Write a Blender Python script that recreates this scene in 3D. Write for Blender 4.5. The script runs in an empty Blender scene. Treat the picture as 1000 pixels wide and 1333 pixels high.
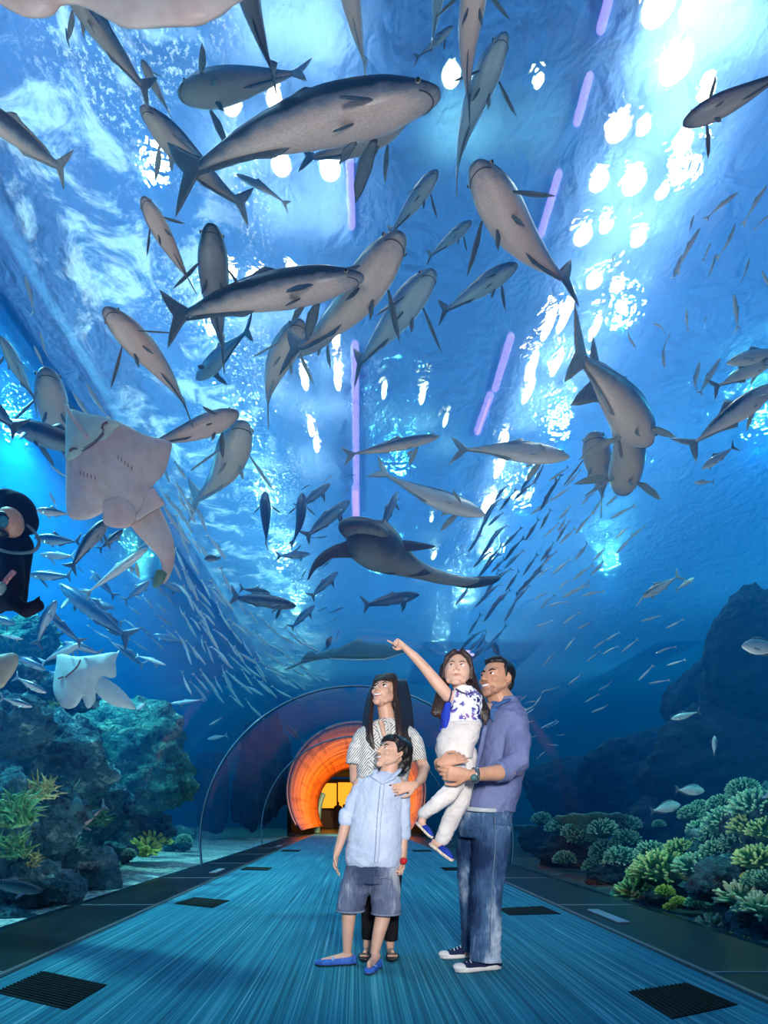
import bpy, bmesh, math, random
from mathutils import Vector, Matrix, Quaternion, noise
random.seed(7)
scene = bpy.context.scene
COL = scene.collection
PI = math.pi
# ---------------------------------------------------------------- camera geometry (frame 1000 x 1333)
F, VX, VY, H = 750.0, 464.0, 1061.0, 0.88
def P(px, py, Y):
    return Vector(((px - VX) / F * Y, Y, H + (VY - py) / F * Y))
cam = bpy.data.cameras.new('camera'); camo = bpy.data.objects.new('camera', cam); COL.objects.link(camo)
cam.sensor_width = 36; cam.lens = F / 1333 * 36
cam.shift_x = (500 - VX) / 1333; cam.shift_y = (VY - 666.5) / 1333
cam.clip_start = .02; cam.clip_end = 400
camo.location = (0, 0, H); camo.rotation_euler = (PI / 2, 0, 0)
scene.camera = camo
scene.view_settings.view_transform = 'Standard'
scene.view_settings.look = 'None'; scene.view_settings.gamma = 1
scene.view_settings.use_curve_mapping = False
scene.view_settings.exposure = 0.0
cy = scene.cycles
cy.use_denoising = True
cy.max_bounces = 8; cy.diffuse_bounces = 3; cy.glossy_bounces = 3; cy.transmission_bounces = 6
cy.transparent_max_bounces = 24; cy.volume_bounces = 0
cy.caustics_reflective = False; cy.caustics_refractive = False
cy.sample_clamp_indirect = 4

# ---------------------------------------------------------------- objects
def link(o, parent=None):
    COL.objects.link(o)
    if parent is not None: o.parent = parent
    return o
def tag(o, label=None, cat=None, group=None, kind=None):
    if label: o['label'] = label
    if cat: o['category'] = cat
    if group: o['group'] = group
    if kind: o['kind'] = kind
    return o
def empty(name, loc, label=None, cat=None, group=None):
    o = bpy.data.objects.new(name, None); o.location = loc; o.empty_display_size = .1
    link(o); return tag(o, label, cat, group)
def obj(name, bm, m, parent=None, smooth=True, origin=None):
    """links a bmesh as one object; world coordinates become relative to origin (or to the parent's place)"""
    me = bpy.data.meshes.new(name)
    org = None
    if origin is not None: org = Vector(origin)
    elif parent is not None: org = parent_origin(parent)
    if org is not None: bmesh.ops.translate(bm, verts=bm.verts, vec=-org)
    bm.to_mesh(me); bm.free()
    if smooth:
        for p in me.polygons: p.use_smooth = True
    for mm in (m if isinstance(m, (list, tuple)) else [m]): me.materials.append(mm)
    o = bpy.data.objects.new(name, me); link(o, parent)
    if parent is None and org is not None: o.location = org
    return o
def parent_origin(p):
    v = Vector((0, 0, 0))
    while p is not None:
        v += p.location; p = p.parent
    return v
def struct(name, bm, m, smooth=False):
    return tag(obj(name, bm, m, None, smooth), kind='structure')
def copy_tree(o, parent=None):
    c = o.copy(); COL.objects.link(c); c.parent = parent
    for ch in list(o.children): copy_tree(ch, c)
    return c

# ---------------------------------------------------------------- mesh pieces
def NB(): return bmesh.new()
def box(bm, c, s, rot=None):
    M = Matrix.Translation(Vector(c)) @ (rot.to_4x4() if rot is not None else Matrix()) @ Matrix.Diagonal((s[0], s[1], s[2], 1))
    return bmesh.ops.create_cube(bm, size=1, matrix=M)
def ell(bm, c, r, rot=None, sub=3):
    if not hasattr(r, '__len__'): r = (r, r, r)
    M = Matrix.Translation(Vector(c)) @ (rot.to_4x4() if rot is not None else Matrix()) @ Matrix.Diagonal((r[0], r[1], r[2], 1))
    return bmesh.ops.create_icosphere(bm, subdivisions=sub, radius=1, matrix=M)['verts']
def loft(bm, rings, closed=True, cap=True):
    """rings: lists of Vectors, all of one length"""
    vr = [[bm.verts.new(p) for p in r] for r in rings]
    n = len(vr[0])
    for a, b in zip(vr, vr[1:]):
        for i in range(n if closed else n - 1):
            j = (i + 1) % n
            bm.faces.new((a[i], a[j], b[j], b[i]))
    if cap and closed:
        bm.faces.new(vr[0][::-1]); bm.faces.new(vr[-1])
    return vr
def frame(d, side=None):
    d = d.normalized()
    s = Vector(side) if side is not None else (Vector((0, 0, 1)) if abs(d.z) < .9 else Vector((1, 0, 0)))
    s = s - d * s.dot(d)
    if s.length < 1e-5:
        s = d.orthogonal()
    s.normalize()
    return s, d.cross(s)
def tube(bm, pts, rad, side=None, n=14, round_ends=True):
    """tapered tube through pts. rad: per point r or (along side, across side)"""
    pts = [Vector(p) for p in pts]
    rad = [(r, r) if not hasattr(r, '__len__') else r for r in rad]
    rings = []
    m = len(pts)
    dirs = []
    for i in range(m):
        a = pts[max(i - 1, 0)]; b = pts[min(i + 1, m - 1)]
        dirs.append((b - a).normalized() if (b - a).length > 1e-7 else Vector((0, 0, 1)))
    if side is None:
        s0, _ = frame(dirs[0]); side = s0
    seq = []
    if round_ends:
        for k in (0.02, .35, .7): 
            c = math.sqrt(max(0, 1 - (1 - k) ** 2)); mr = min(rad[0])
            seq.append((pts[0] - dirs[0] * mr * (1 - k), dirs[0], (rad[0][0] * max(c, .05), rad[0][1] * max(c, .05))))
    for i in range(m): seq.append((pts[i], dirs[i], rad[i]))
    if round_ends:
        for k in (.7, .35, .02):
            c = math.sqrt(max(0, 1 - (1 - k) ** 2)); mr = min(rad[-1])
            seq.append((pts[-1] + dirs[-1] * mr * (1 - k), dirs[-1], (rad[-1][0] * max(c, .05), rad[-1][1] * max(c, .05))))
    for p, d, r in seq:
        s, t = frame(d, side)
        rings.append([p + s * (r[0] * math.cos(2 * PI * i / n)) + t * (r[1] * math.sin(2 * PI * i / n)) for i in range(n)])
    return loft(bm, rings)
def smooth_path(pts, k=4):
    """Catmull-Rom through tuples"""
    pts = [tuple(p) for p in pts]
    out = []
    for i in range(len(pts) - 1):
        p0 = pts[max(i - 1, 0)]; p1 = pts[i]; p2 = pts[i + 1]; p3 = pts[min(i + 2, len(pts) - 1)]
        for j in range(k):
            t = j / k
            out.append(tuple(.5 * ((2 * b) + (-a + c) * t + (2 * a - 5 * b + 4 * c - d) * t * t + (-a + 3 * b - 3 * c + d) * t ** 3)
                             for a, b, c, d in zip(p0, p1, p2, p3)))
    out.append(pts[-1])
    return out
def plate(bm, outline, thick, M=None, edge=.3):
    """outline: 2D (u,v) list -> lens-like thin solid in the local XZ plane, thickness along Y"""
    pts = [Vector((u, 0, v)) for u, v in outline]
    c = sum(pts, Vector()) / len(pts)
    rings = []
    for s, y in ((edge, -thick), (.8, -thick * .7), (1, 0), (.8, thick * .7), (edge, thick)):
        rings.append([c + (p - c) * s + Vector((0, y, 0)) for p in pts])
    if M is not None: rings = [[M @ p for p in r] for r in rings]
    return loft(bm, rings)
def remesh(o, voxel, smooth_it=4, factor=.5):
    """fuses the overlapping closed pieces of o into one continuous skin"""
    m = o.modifiers.new('r', 'REMESH'); m.mode = 'VOXEL'; m.voxel_size = voxel; m.use_smooth_shade = True
    if smooth_it:
        s = o.modifiers.new('s', 'SMOOTH'); s.iterations = smooth_it; s.factor = factor
    dg = bpy.context.evaluated_depsgraph_get(); dg.update()
    me = bpy.data.meshes.new_from_object(o.evaluated_get(dg), depsgraph=dg)
    o.modifiers.clear()
    old = o.data; me.name = old.name; o.data = me
    if len(me.materials) == 0:
        for mm in old.materials: me.materials.append(mm)
    for p in me.polygons: p.use_smooth = True
    bpy.data.meshes.remove(old)
    return o
def rot(ax, deg): return Matrix.Rotation(math.radians(deg), 3, ax)

# ---------------------------------------------------------------- materials
class NT:
    def __init__(s, name):
        s.m = bpy.data.materials.new(name); s.m.use_nodes = True
        s.t = s.m.node_tree; s.t.nodes.clear(); s.out = s.t.nodes.new('ShaderNodeOutputMaterial')
    def n(s, typ, **kw):
        nd = s.t.nodes.new('ShaderNode' + typ)
        for k, v in kw.items():
            if k.startswith('i_'):
                key = k[2:].replace('_', ' ')
                nd.inputs[key if key in nd.inputs else int(key)].default_value = v
            else: setattr(nd, k, v)
        return nd
    def l(s, a, b): s.t.links.new(a, b)
    def tex(s, scale, detail=3, coord='Object', stretch=None, typ='TexNoise', rough=.5, distort=0):
        tc = s.n('TexCoord'); mp = s.n('Mapping'); s.l(tc.outputs[coord], mp.inputs[0])
        if stretch: mp.inputs['Scale'].default_value = stretch
        t = s.n(typ); s.l(mp.outputs[0], t.inputs['Vector'])
        if 'Scale' in t.inputs: t.inputs['Scale'].default_value = scale
        if 'Detail' in t.inputs: t.inputs['Detail'].default_value = detail
        if 'Roughness' in t.inputs and typ == 'TexNoise': t.inputs['Roughness'].default_value = rough
        if distort and 'Distortion' in t.inputs: t.inputs['Distortion'].default_value = distort
        return t
    def ramp(s, fac, stops, interp='LINEAR'):
        r = s.n('ValToRGB'); r.color_ramp.interpolation = interp
        e = r.color_ramp.elements
        while len(e) > 1: e.remove(e[-1])
        e[0].position = stops[0][0]; e[0].color = c4(stops[0][1])
        for p, c in stops[1:]:
            k = e.new(p); k.color = c4(c)
        s.l(fac, r.inputs[0]); return r
    def mix(s, fac, a, b, mode='MIX'):
        m = s.n('Mix', data_type='RGBA', blend_type=mode)
        for sock, v in ((m.inputs[0], fac), (m.inputs[6], a), (m.inputs[7], b)):
            if hasattr(v, 'links'): s.l(v, sock)
            elif sock.type == 'RGBA': sock.default_value = c4(v)
            else: sock.default_value = v
        return m.outputs[2]
    def math(s, op, a, b=None, c=None):
        m = s.n('Math', operation=op)
        for i, v in enumerate((a, b, c)):
            if v is None: continue
            if hasattr(v, 'links'): s.l(v, m.inputs[i])
            else: m.inputs[i].default_value = v
        return m.outputs[0]
    def bump(s, h, strength=.3, dist=.02):
        b = s.n('Bump'); b.inputs['Strength'].default_value = strength; b.inputs['Distance'].default_value = dist
        s.l(h, b.inputs['Height']); return b.outputs[0]
    def bsdf(s, color, rough=.6, metal=0, normal=None, spec=.5, sheen=0, sss=0):
        b = s.n('BsdfPrincipled')
        for sock, v in ((b.inputs['Base Color'], color), (b.inputs['Roughness'], rough)):
            if hasattr(v, 'links'): s.l(v, sock)
            elif sock.type == 'RGBA': sock.default_value = c4(v)
            else: sock.default_value = v
        b.inputs['Metallic'].default_value = metal
        b.inputs['Specular IOR Level'].default_value = spec
        if normal is not None: s.l(normal, b.inputs['Normal'])
        s.l(b.outputs[0], s.out.inputs[0]); return b
def c4(c):
    if len(c) == 4: return tuple(c)
    return (c[0], c[1], c[2], 1)
def s2l(r, g, b):
    f = lambda v: (v / 255 / 12.92) if v / 255 <= .04045 else ((v / 255 + .055) / 1.055) ** 2.4
    return (f(r), f(g), f(b))
_mats = {}
def simple(name, col, rough=.6, metal=0, noise_amt=.12, scale=20, bump=.1, dist=.01, spec=.5, stretch=None):
    """plain colour with a little procedural mottling and bump"""
    if name in _mats: return _mats[name]
    t = NT(name); tx = t.tex(scale, 3, stretch=stretch)
    lo = tuple(max(0, c * (1 - noise_amt)) for c in col); hi = tuple(min(1, c * (1 + noise_amt)) for c in col)
    r = t.ramp(tx.outputs[0], [(.3, lo), (.7, hi)])
    t.bsdf(r.outputs[0], rough, metal, t.bump(tx.outputs[0], bump, dist), spec)
    _mats[name] = t.m
    return t.m
def emit(name, col, strength):
    t = NT(name); e = t.n('Emission'); e.inputs[0].default_value = c4(col); e.inputs[1].default_value = strength
    t.l(e.outputs[0], t.out.inputs[0]); return t.m
WORLD = .75
VS_COL, VS_D = (.0, .25, 1.0), .065
VA_COL, VA_D = (.0, .54, 1.0), .045
# ================================================================= THE PLACE
TR, TZ = 3.05, 0.35            # tunnel radius and height of its axis
SURF = 9.0                     # height of the water surface
Y0, Y1 = -6.0, 60.0
WAT_END = 25.0
def arch(R, z0=None, n=40, zc=TZ):
    """points of the tunnel arch from the -X foot over the top to the +X foot"""
    z0 = 0.0 if z0 is None else z0
    a0 = math.asin(max(-1, min(1, (z0 - zc) / R)))
    return [(R * math.cos(PI - a0 - (PI - 2 * a0) * i / n), zc + R * math.sin(PI - a0 - (PI - 2 * a0) * i / n)) for i in range(n + 1)]

# ---- world: added blue gradient for the glow of far water, also ambient fill
w = bpy.data.worlds.new('world'); scene.world = w; w.use_nodes = True
nt = w.node_tree; nt.nodes.clear()
wo = nt.nodes.new('ShaderNodeOutputWorld'); bg = nt.nodes.new('ShaderNodeBackground')
tc = nt.nodes.new('ShaderNodeTexCoord'); sep = nt.nodes.new('ShaderNodeSeparateXYZ')
nt.links.new(tc.outputs['Generated'], sep.inputs[0])
rp = nt.nodes.new('ShaderNodeValToRGB')
for p, c in ((.0, (.0, .035, .14)), (.15, (.0, .10, .36)), (.5, (.003, .2, .62)), (1, (.01, .32, .8))):
    e = rp.color_ramp.elements[0] if p == 0 else rp.color_ramp.elements.new(p)
    e.position = p; e.color = c4(c)
rp.color_ramp.elements.remove(rp.color_ramp.elements[-1]) if len(rp.color_ramp.elements) > 4 else None
nt.links.new(sep.outputs[2], rp.inputs[0]); nt.links.new(rp.outputs[0], bg.inputs[0]); bg.inputs[1].default_value = WORLD
nt.links.new(bg.outputs[0], wo.inputs[0])

# ---- water body (absorbs red, scatters blue), with the air of the tunnel cut out of it
bm = NB()
inn = [(x, z) for x, z in arch(TR + .1, -.5)]
inn += [(inn[-1][0] * (1 - 2 * i / 10), -.5) for i in range(1, 10)]
n = len(inn)
WB = (-24, 26, -.9, SURF)
def outer_pt(x, z):
    d = Vector((x, z - 1.2)); d.normalize()
    cx = 1.0
    t = 1e9
    if d.x > 0: t = min(t, (WB[1]) / d.x)
    if d.x < 0: t = min(t, (WB[0]) / d.x)
    if d.y > 0: t = min(t, (WB[3] - 1.2) / d.y)
    if d.y < 0: t = min(t, (WB[2] - 1.2) / d.y)
    return (d.x * t, 1.2 + d.y * t)
out = [outer_pt(x, z) for x, z in inn]
ys = (Y0, Y1)
I = [[bm.verts.new((x, y, z)) for x, z in inn] for y in ys]
O = [[bm.verts.new((x, y, z)) for x, z in out] for y in ys]
for i in range(n):
    j = (i + 1) % n
    bm.faces.new((I[0][i], I[0][j], I[1][j], I[1][i]))
    bm.faces.new((O[0][j], O[0][i], O[1][i], O[1][j]))
    bm.faces.new((I[0][j], I[0][i], O[0][i], O[0][j]))
    bm.faces.new((I[1][i], I[1][j], O[1][j], O[1][i]))
bmesh.ops.recalc_face_normals(bm, faces=bm.faces)
t = NT('water_body')
vs = t.n('VolumeScatter'); vs.inputs['Color'].default_value = c4(VS_COL); vs.inputs['Density'].default_value = VS_D; vs.inputs['Anisotropy'].default_value = .3
va = t.n('VolumeAbsorption'); va.inputs['Color'].default_value = c4(VA_COL); va.inputs['Density'].default_value = VA_D
ad = t.n('AddShader'); t.l(vs.outputs[0], ad.inputs[0]); t.l(va.outputs[0], ad.inputs[1]); t.l(ad.outputs[0], t.out.inputs['Volume'])
t.m.cycles.homogeneous_volume = True
o = tag(obj('tank_water', bm, t.m, None, False), 'deep blue water filling the tank around and over the tunnel', 'water', kind='stuff')

# ---- the rippled water surface seen from below
bm = NB()
bmesh.ops.create_grid(bm, x_segments=2, y_segments=2, size=1, matrix=Matrix.Translation((1, 27, SURF)) @ Matrix.Diagonal((25, 33, 1, 1)))
t = NT('water_surface')
tcn = t.n('TexCoord')
def swave(scale, stretch, detail, dist):
    tx = t.tex(scale, detail, stretch=stretch, distort=dist); return tx.outputs[0]
rip = swave(2.2, (1, 1, 1), 3, .6)
rip2 = swave(9, (1, .6, 1), 2, .3)
bmp = t.bump(t.math('ADD', rip, t.math('MULTIPLY', rip2, .25)), .9, .25)
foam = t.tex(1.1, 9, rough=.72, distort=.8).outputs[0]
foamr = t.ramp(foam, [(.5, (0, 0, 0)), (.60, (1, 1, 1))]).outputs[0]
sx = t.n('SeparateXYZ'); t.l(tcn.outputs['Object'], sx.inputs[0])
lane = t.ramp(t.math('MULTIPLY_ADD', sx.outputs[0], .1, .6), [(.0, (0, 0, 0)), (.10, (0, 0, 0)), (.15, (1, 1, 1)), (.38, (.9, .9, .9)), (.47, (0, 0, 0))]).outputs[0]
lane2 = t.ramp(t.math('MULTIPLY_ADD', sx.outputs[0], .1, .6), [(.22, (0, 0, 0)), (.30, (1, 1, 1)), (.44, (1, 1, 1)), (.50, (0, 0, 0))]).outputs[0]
bub = t.ramp(t.tex(15, 4, stretch=(1, .8, 1), rough=.8).outputs[0], [(.53, (0, 0, 0)), (.58, (1, 1, 1))]).outputs[0]  # fine white specks: bubbles, plus light glitter painted into the surface
bub_glitter_mask = t.ramp(t.tex(.7, 3).outputs[0], [(.42, (0, 0, 0)), (.56, (1, 1, 1))]).outputs[0]
fm = t.math('MAXIMUM', t.math('MULTIPLY', foamr, lane), t.math('MULTIPLY', t.math('MULTIPLY', bub, lane2), bub_glitter_mask))
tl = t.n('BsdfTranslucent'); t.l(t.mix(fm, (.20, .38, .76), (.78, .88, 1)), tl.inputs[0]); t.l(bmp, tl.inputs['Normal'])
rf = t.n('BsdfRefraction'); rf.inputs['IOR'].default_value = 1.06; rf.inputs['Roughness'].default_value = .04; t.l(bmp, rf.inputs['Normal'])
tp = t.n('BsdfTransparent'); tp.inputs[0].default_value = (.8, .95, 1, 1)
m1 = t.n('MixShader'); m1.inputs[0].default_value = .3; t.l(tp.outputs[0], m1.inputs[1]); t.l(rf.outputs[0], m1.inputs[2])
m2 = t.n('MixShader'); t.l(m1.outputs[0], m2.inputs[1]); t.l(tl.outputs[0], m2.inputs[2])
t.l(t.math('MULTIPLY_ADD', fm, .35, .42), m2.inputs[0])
t.l(m2.outputs[0], t.out.inputs[0])
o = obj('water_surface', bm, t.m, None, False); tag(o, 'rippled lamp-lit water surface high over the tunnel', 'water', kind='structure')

# ---- hall above the tank: dark ceiling with the pond lamps
bm = NB(); box(bm, (1, 27, 15), (54, 70, .2))
struct('ceiling', bm, simple('hall_ceiling', (.01, .03, .06), .9))
def area(name, loc, size, energy, col, rotm=(0, 0, 0), sy=None, spread=180):
    l = bpy.data.lights.new(name, 'AREA'); l.energy = energy; l.color = col; l.size = size; l.spread = math.radians(spread)
    if sy: l.shape = 'RECTANGLE'; l.size_y = sy
    o = bpy.data.objects.new(name, l); o.location = loc; o.rotation_euler = rotm; COL.objects.link(o); return o
def spot(name, loc, energy, col, ang=90, blend=.6, rotm=(0, 0, 0), rad=.1):
    l = bpy.data.lights.new(name, 'SPOT'); l.energy = energy; l.color = col; l.spot_size = math.radians(ang); l.spot_blend = blend; l.shadow_soft_size = rad
    o = bpy.data.objects.new(name, l); o.location = loc; o.rotation_euler = rotm; COL.objects.link(o); return o
SA = (SURF - H)
def surf_at(px, py):                 # point of the water surface behind a pixel
    Y = SA * F / (VY - py)
    return Vector(((px - VX) / F * Y, Y, SURF))
# lamps hanging over the water: (x on the surface, y, size, tint)
lamp_px = [(420,40,1.3,0),(300,195,1,0),(357,190,.8,0),(430,205,1,0),(366,270,1.05,0),(430,275,1.1,0),(300,400,.8,0),(332,410,.8,0),(380,402,.9,0),
 (437,475,.8,0),(397,530,.7,0),(440,530,.7,0),(355,510,.6,0),(405,590,.6,0),(412,610,.6,0),(345,30,1.2,0),
 (935,10,1.7,0),(985,32,1.2,0),(858,77,1.4,0),(900,82,.9,0),(880,150,1.4,0),(920,180,.8,0),(805,226,1.2,0),(838,224,.7,0),(890,242,.9,0),(780,290,1,0),(826,292,1.2,0),(862,303,.7,0),
 (759,357,1,0),(789,345,.7,0),(831,361,.8,0),(774,412,.9,0),(805,418,.7,0),(714,465,.8,0),(735,455,.8,0),(775,470,.6,0),(725,512,.7,0),(692,515,.8,0),(752,515,.5,0),(688,545,.8,0),(655,610,.8,0),
 (650,640,.8,0),(640,680,.7,0),(632,690,.7,0),(886,5,1,0),(588,162,.9,1),(632,170,.6,1),(702,165,.5,1),(500,545,.5,1),(550,550,.6,1),(580,580,.5,1),(565,745,.6,1),(562,700,.4,1),
 (4,400,1.2,0),(10,450,.9,0)]
lampmat = [emit('lamp_white', (1, .97, .93), 26), emit('lamp_green', (.75, 1, .7), 12)]
hood = simple('lamp_hood', (.05, .06, .08), .5)
proto_l = {}
for i, (px, py, s, k) in enumerate(lamp_px):
    c = surf_at(px, py)
    r = .115 * s * max(1, c.y / 7) ** .45
    key = k
    if key not in proto_l:
        bm = NB(); bmesh.ops.create_cone(bm, cap_ends=False, segments=24, radius1=1.15, radius2=.5, depth=1.2, matrix=Matrix.Translation((0, 0, .55)))
        hb = bpy.data.meshes.new('hood'); bm.to_mesh(hb); bm.free(); hb.materials.append(hood)
        bm = NB(); bmesh.ops.create_circle(bm, cap_ends=True, segments=24, radius=1.0, matrix=Matrix.Translation((0, 0, .12)))
        lb = bpy.data.meshes.new('bulb'); bm.to_mesh(lb); bm.free(); lb.materials.append(lampmat[k])
        proto_l[key] = (hb, lb)
    root = empty('pond_lamp', c + Vector((0, 0, .55)))
    root.scale = (r * (.7 if py > 440 else 1), r * (3.2 if py > 440 else 1.15), r)  # far lamps stretched lengthwise to shape ripple-drawn streaks of light
    a = bpy.data.objects.new('lamp_shade', proto_l[key][0]); link(a, root)
    b = bpy.data.objects.new('bulb', proto_l[key][1]); link(b, root)
    tag(root, ('white lamp shining through the water surface in a broken pool of glare' if k == 0 else 'dim greenish lamp over the dark middle strip of the water surface'),
        'lamp', 'white lamps above the water' if k == 0 else 'greenish lamps above the water')
    spot('lamp_light', c + Vector((0, 0, .5)), (32 if k == 0 else 40) * s * s, ((.92, .93, 1), (.6, 1, .7))[k], 110, 1, rad=.05)
# violet strip lights
vio = emit('violet_tube', (.45, .30, 1), 2.2)
for (x0, y0, x1, y1, grp) in ((462, 455, 464, 640, 0), (463, 640, 464, 700, 0), (455, 215, 458, 300, 0), (800, -20, 783, 45, 1), (767, 110, 752, 165, 1), (727, 235, 705, 310, 1), (665, 445, 645, 510, 1), (638, 520, 622, 565, 1)):
    a, b = surf_at(x0, y0), surf_at(x1, y1)
    a.z += .07; b.z += .07
    bm = NB(); tube(bm, [a, b], [.05 * max(1, a.y / 7)] * 2, n=8)
    tag(obj('strip_light', bm, vio, None, origin=(a + b) / 2), 'long violet tube light running along the hall above the water' if grp else 'violet tube light over the middle of the tank, along the tunnel axis', 'strip light', 'violet tube lights, outer row' if grp else 'violet tube lights, middle row')
# added unseen point lights: brighten the two lanes and the water to the side
def point(name, loc, energy, col, rad=.15):
    l = bpy.data.lights.new(name, 'POINT'); l.energy = energy; l.color = col; l.shadow_soft_size = rad
    o = bpy.data.objects.new(name, l); o.location = loc; COL.objects.link(o); return o
for x, z, e, c, ys in ((-3.3, 11.3, 370, (.50, .74, 1), (2.5, 6, 9.5)), (-3.3, 11.6, 620, (.30, .72, 1), (13, 17, 21, 26, 32)), (5.4, 11.3, 190, (.54, .72, 1), (2.5, 6, 9.5)), (6.0, 11.8, 760, (.30, .68, 1), (13, 17, 21, 26, 32, 40)),
                       (-12, 13.5, 1700, (.08, .60, 1), (3, 10, 20, 32)), (14, 13.5, 1900, (.08, .54, 1), (4, 12, 20, 32)), (1.6, 13.5, 700, (.05, .5, 1), (22, 32))):
    for y in ys: point('flood_fill', (x, y, z), e, c)
# uplights along the kerbs and the flash of the camera
area('kerb_uplight', (-2.55, 4.2, .27), .22, 60, (1, .90, .87), (0, math.radians(170), 0), sy=7)
area('kerb_uplight', (2.55, 4.2, .27), .22, 60, (1, .90, .87), (0, math.radians(190), 0), sy=7)
spot('camera_flash', (.40, -.4, 1.5), 540, (1, .95, .9), 44, .7, (math.radians(82), 0, 0), .2)

spot('camera_flash_fill', (-.3, -.4, 1.5), 240, (1, .96, .94), 125, 1, (math.radians(118), 0, math.radians(12)), .25)  # added wide fill that brightens the ray and fish overhead
# dark service walkway hung just over the water along the boulder side
bm = NB(); box(bm, (-5.65, 22, SURF + .45), (1.0, 44, .12)); box(bm, (-5.18, 22, SURF + .5), (.06, 44, .3)); box(bm, (-6.12, 22, SURF + .5), (.06, 44, .3))
o = struct('ceiling_walkway', bm, simple('walkway_blue', (.02, .16, .32), .6))
# ================================================================= TUNNEL
TE = 24.5                      # where the glass tunnel meets the portal
# carpet: teal with fine streaks running down the tunnel
t = NT('carpet')
a = t.tex(52, 4, stretch=(1, .004, 1), rough=.75).outputs[0]
b = t.tex(110, 2, stretch=(1, .005, 1)).outputs[0]
c = t.tex(1.4, 3, stretch=(1, .35, 1)).outputs[0]
v = t.math('ADD', t.math('MULTIPLY', a, .6), t.math('MULTIPLY', b, .4))
r1 = t.ramp(v, [(.36, (.010, .080, .125)), (.47, (.014, .175, .25)), (.56, (.035, .29, .38)), (.66, (.26, .53, .60))]).outputs[0]
r2 = t.ramp(c, [(.35, (.75, .85, .9)), (.7, (1.1, 1.05, 1))]).outputs[0]
t.bsdf(t.mix(1, r1, r2, 'MULTIPLY'), .85, 0, t.bump(v, .35, .01), .25)
bm = NB(); box(bm, (0, 19, -.05), (3.84, 46, .1))
struct('floor', bm, t.m)
# slim bright edge strips of the carpet
strip = simple('edge_strip', (.34, .27, .27), .3, .7)
for s in (-1, 1):
    bm = NB(); box(bm, (s * 1.935, 19, .006), (.03, 46, .022))
    struct('trim_edge_strip', bm, strip)
# kerbs: black glossy plinth panels, an upstand and the joints between panels
blk = simple('kerb_black', (.003, .009, .016), .3, 0, .3, 6, .05, .01, .25)
upm = simple('kerb_upstand', (.003, .016, .03), .25, 0, .6, 3, .05)
joint = simple('panel_joint', (.25, .30, .34), .4)
fix = simple('kerb_light_cover', (.30, .38, .45), .3)
for s in (-1, 1):
    bm = NB()
    y = -4.0
    k = 0
    while y < 28:
        box(bm, (s * 2.315, y + 1.19, -.045), (.73, 2.37, .11)); y += 2.4; k += 1
    struct('baseboard_left' if s < 0 else 'baseboard_right', bm, blk)
    bm = NB(); box(bm, (s * 2.31, 12, -.048), (.72, 33, .11)); struct('trim_kerb_bed', bm, joint)
    bm = NB()
    for k in range(1, 13): box(bm, (s * 2.31, -4.0 + 2.4 * k - .01, .0115), (.72, .012, .004))
    struct('trim_panel_joint', bm, joint)
    bm = NB(); bm2 = [(2.68, -.25), (3.12, -.25), (3.12, -.10), (3.0, -.09), (2.84, -.05), (2.72, -.03), (2.68, .0)]
    loft(bm, [[Vector((s * x, yy, z)) for x, z in bm2] for yy in (-4, TE + .2)])
    bmesh.ops.recalc_face_normals(bm, faces=bm.faces)
    struct('trim_upstand', bm, upm)
    for y in ((8.9, 16) if s < 0 else (4.93, 9.6, 16)):
        bm = NB(); box(bm, (s * 2.15, y, .018), (.10, .62, .016)); bmesh.ops.bevel(bm, geom=bm.edges[:], offset=.004, segments=1, affect='EDGES')
        o = obj('kerb_light', bm, fix, None, False, origin=(s * 2.15, y, .01))
        tag(o, 'slim flat light cover in the black kerb on the %s side' % ('reef wall' if s < 0 else 'coral garden'), 'light cover', 'light covers in the kerb by the %s' % ('boulders' if s < 0 else 'coral'))
# acrylic shell
t = NT('acrylic')
fr = t.n('Fresnel'); fr.inputs[0].default_value = 1.2
gl = t.n('BsdfGlossy'); gl.inputs['Roughness'].default_value = .03; gl.inputs[0].default_value = (.6, .85, 1, 1)
tp = t.n('BsdfTransparent'); tp.inputs[0].default_value = (.985, .995, 1, 1)
ms = t.n('MixShader'); t.l(t.math('MINIMUM', t.math('MULTIPLY', fr.outputs[0], .10), .028), ms.inputs[0]); t.l(tp.outputs[0], ms.inputs[1]); t.l(gl.outputs[0], ms.inputs[2])
t.l(ms.outputs[0], t.out.inputs[0]); acr = t.m
bm = NB()
ia = arch(TR, -.12, 56); oa = arch(TR + .09, -.12, 56)
prof = ia + oa[::-1]
loft(bm, [[Vector((x, y, z)) for x, z in prof] for y in (-4, TE)])
bmesh.ops.recalc_face_normals(bm, faces=bm.faces)
struct('ceiling_glass_tunnel', bm, acr, True)
# seams between the acrylic sections
seam = simple('tunnel_seam', (.01, .05, .10), .3)
seaml = simple('tunnel_seam_edge', (.18, .42, .62), .25)
def arc_tube(R, y, r, m, name, zc=TZ, z0=-.08, a=None, wid=1):
    bm = NB(); pts = [Vector((x, y, z)) for x, z in arch(R, z0, 64, zc)]
    tube(bm, pts, [(r, r * wid)] * len(pts), side=(0, 1, 0), n=8); return struct(name, bm, m, True)
for y in (11.2, 18.4):
    arc_tube(TR - .01, y, .024, seam, 'trim_tunnel_seam', wid=1)
    arc_tube(TR - .012, y - .035, .011, seaml, 'trim_tunnel_seam_edge')
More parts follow.
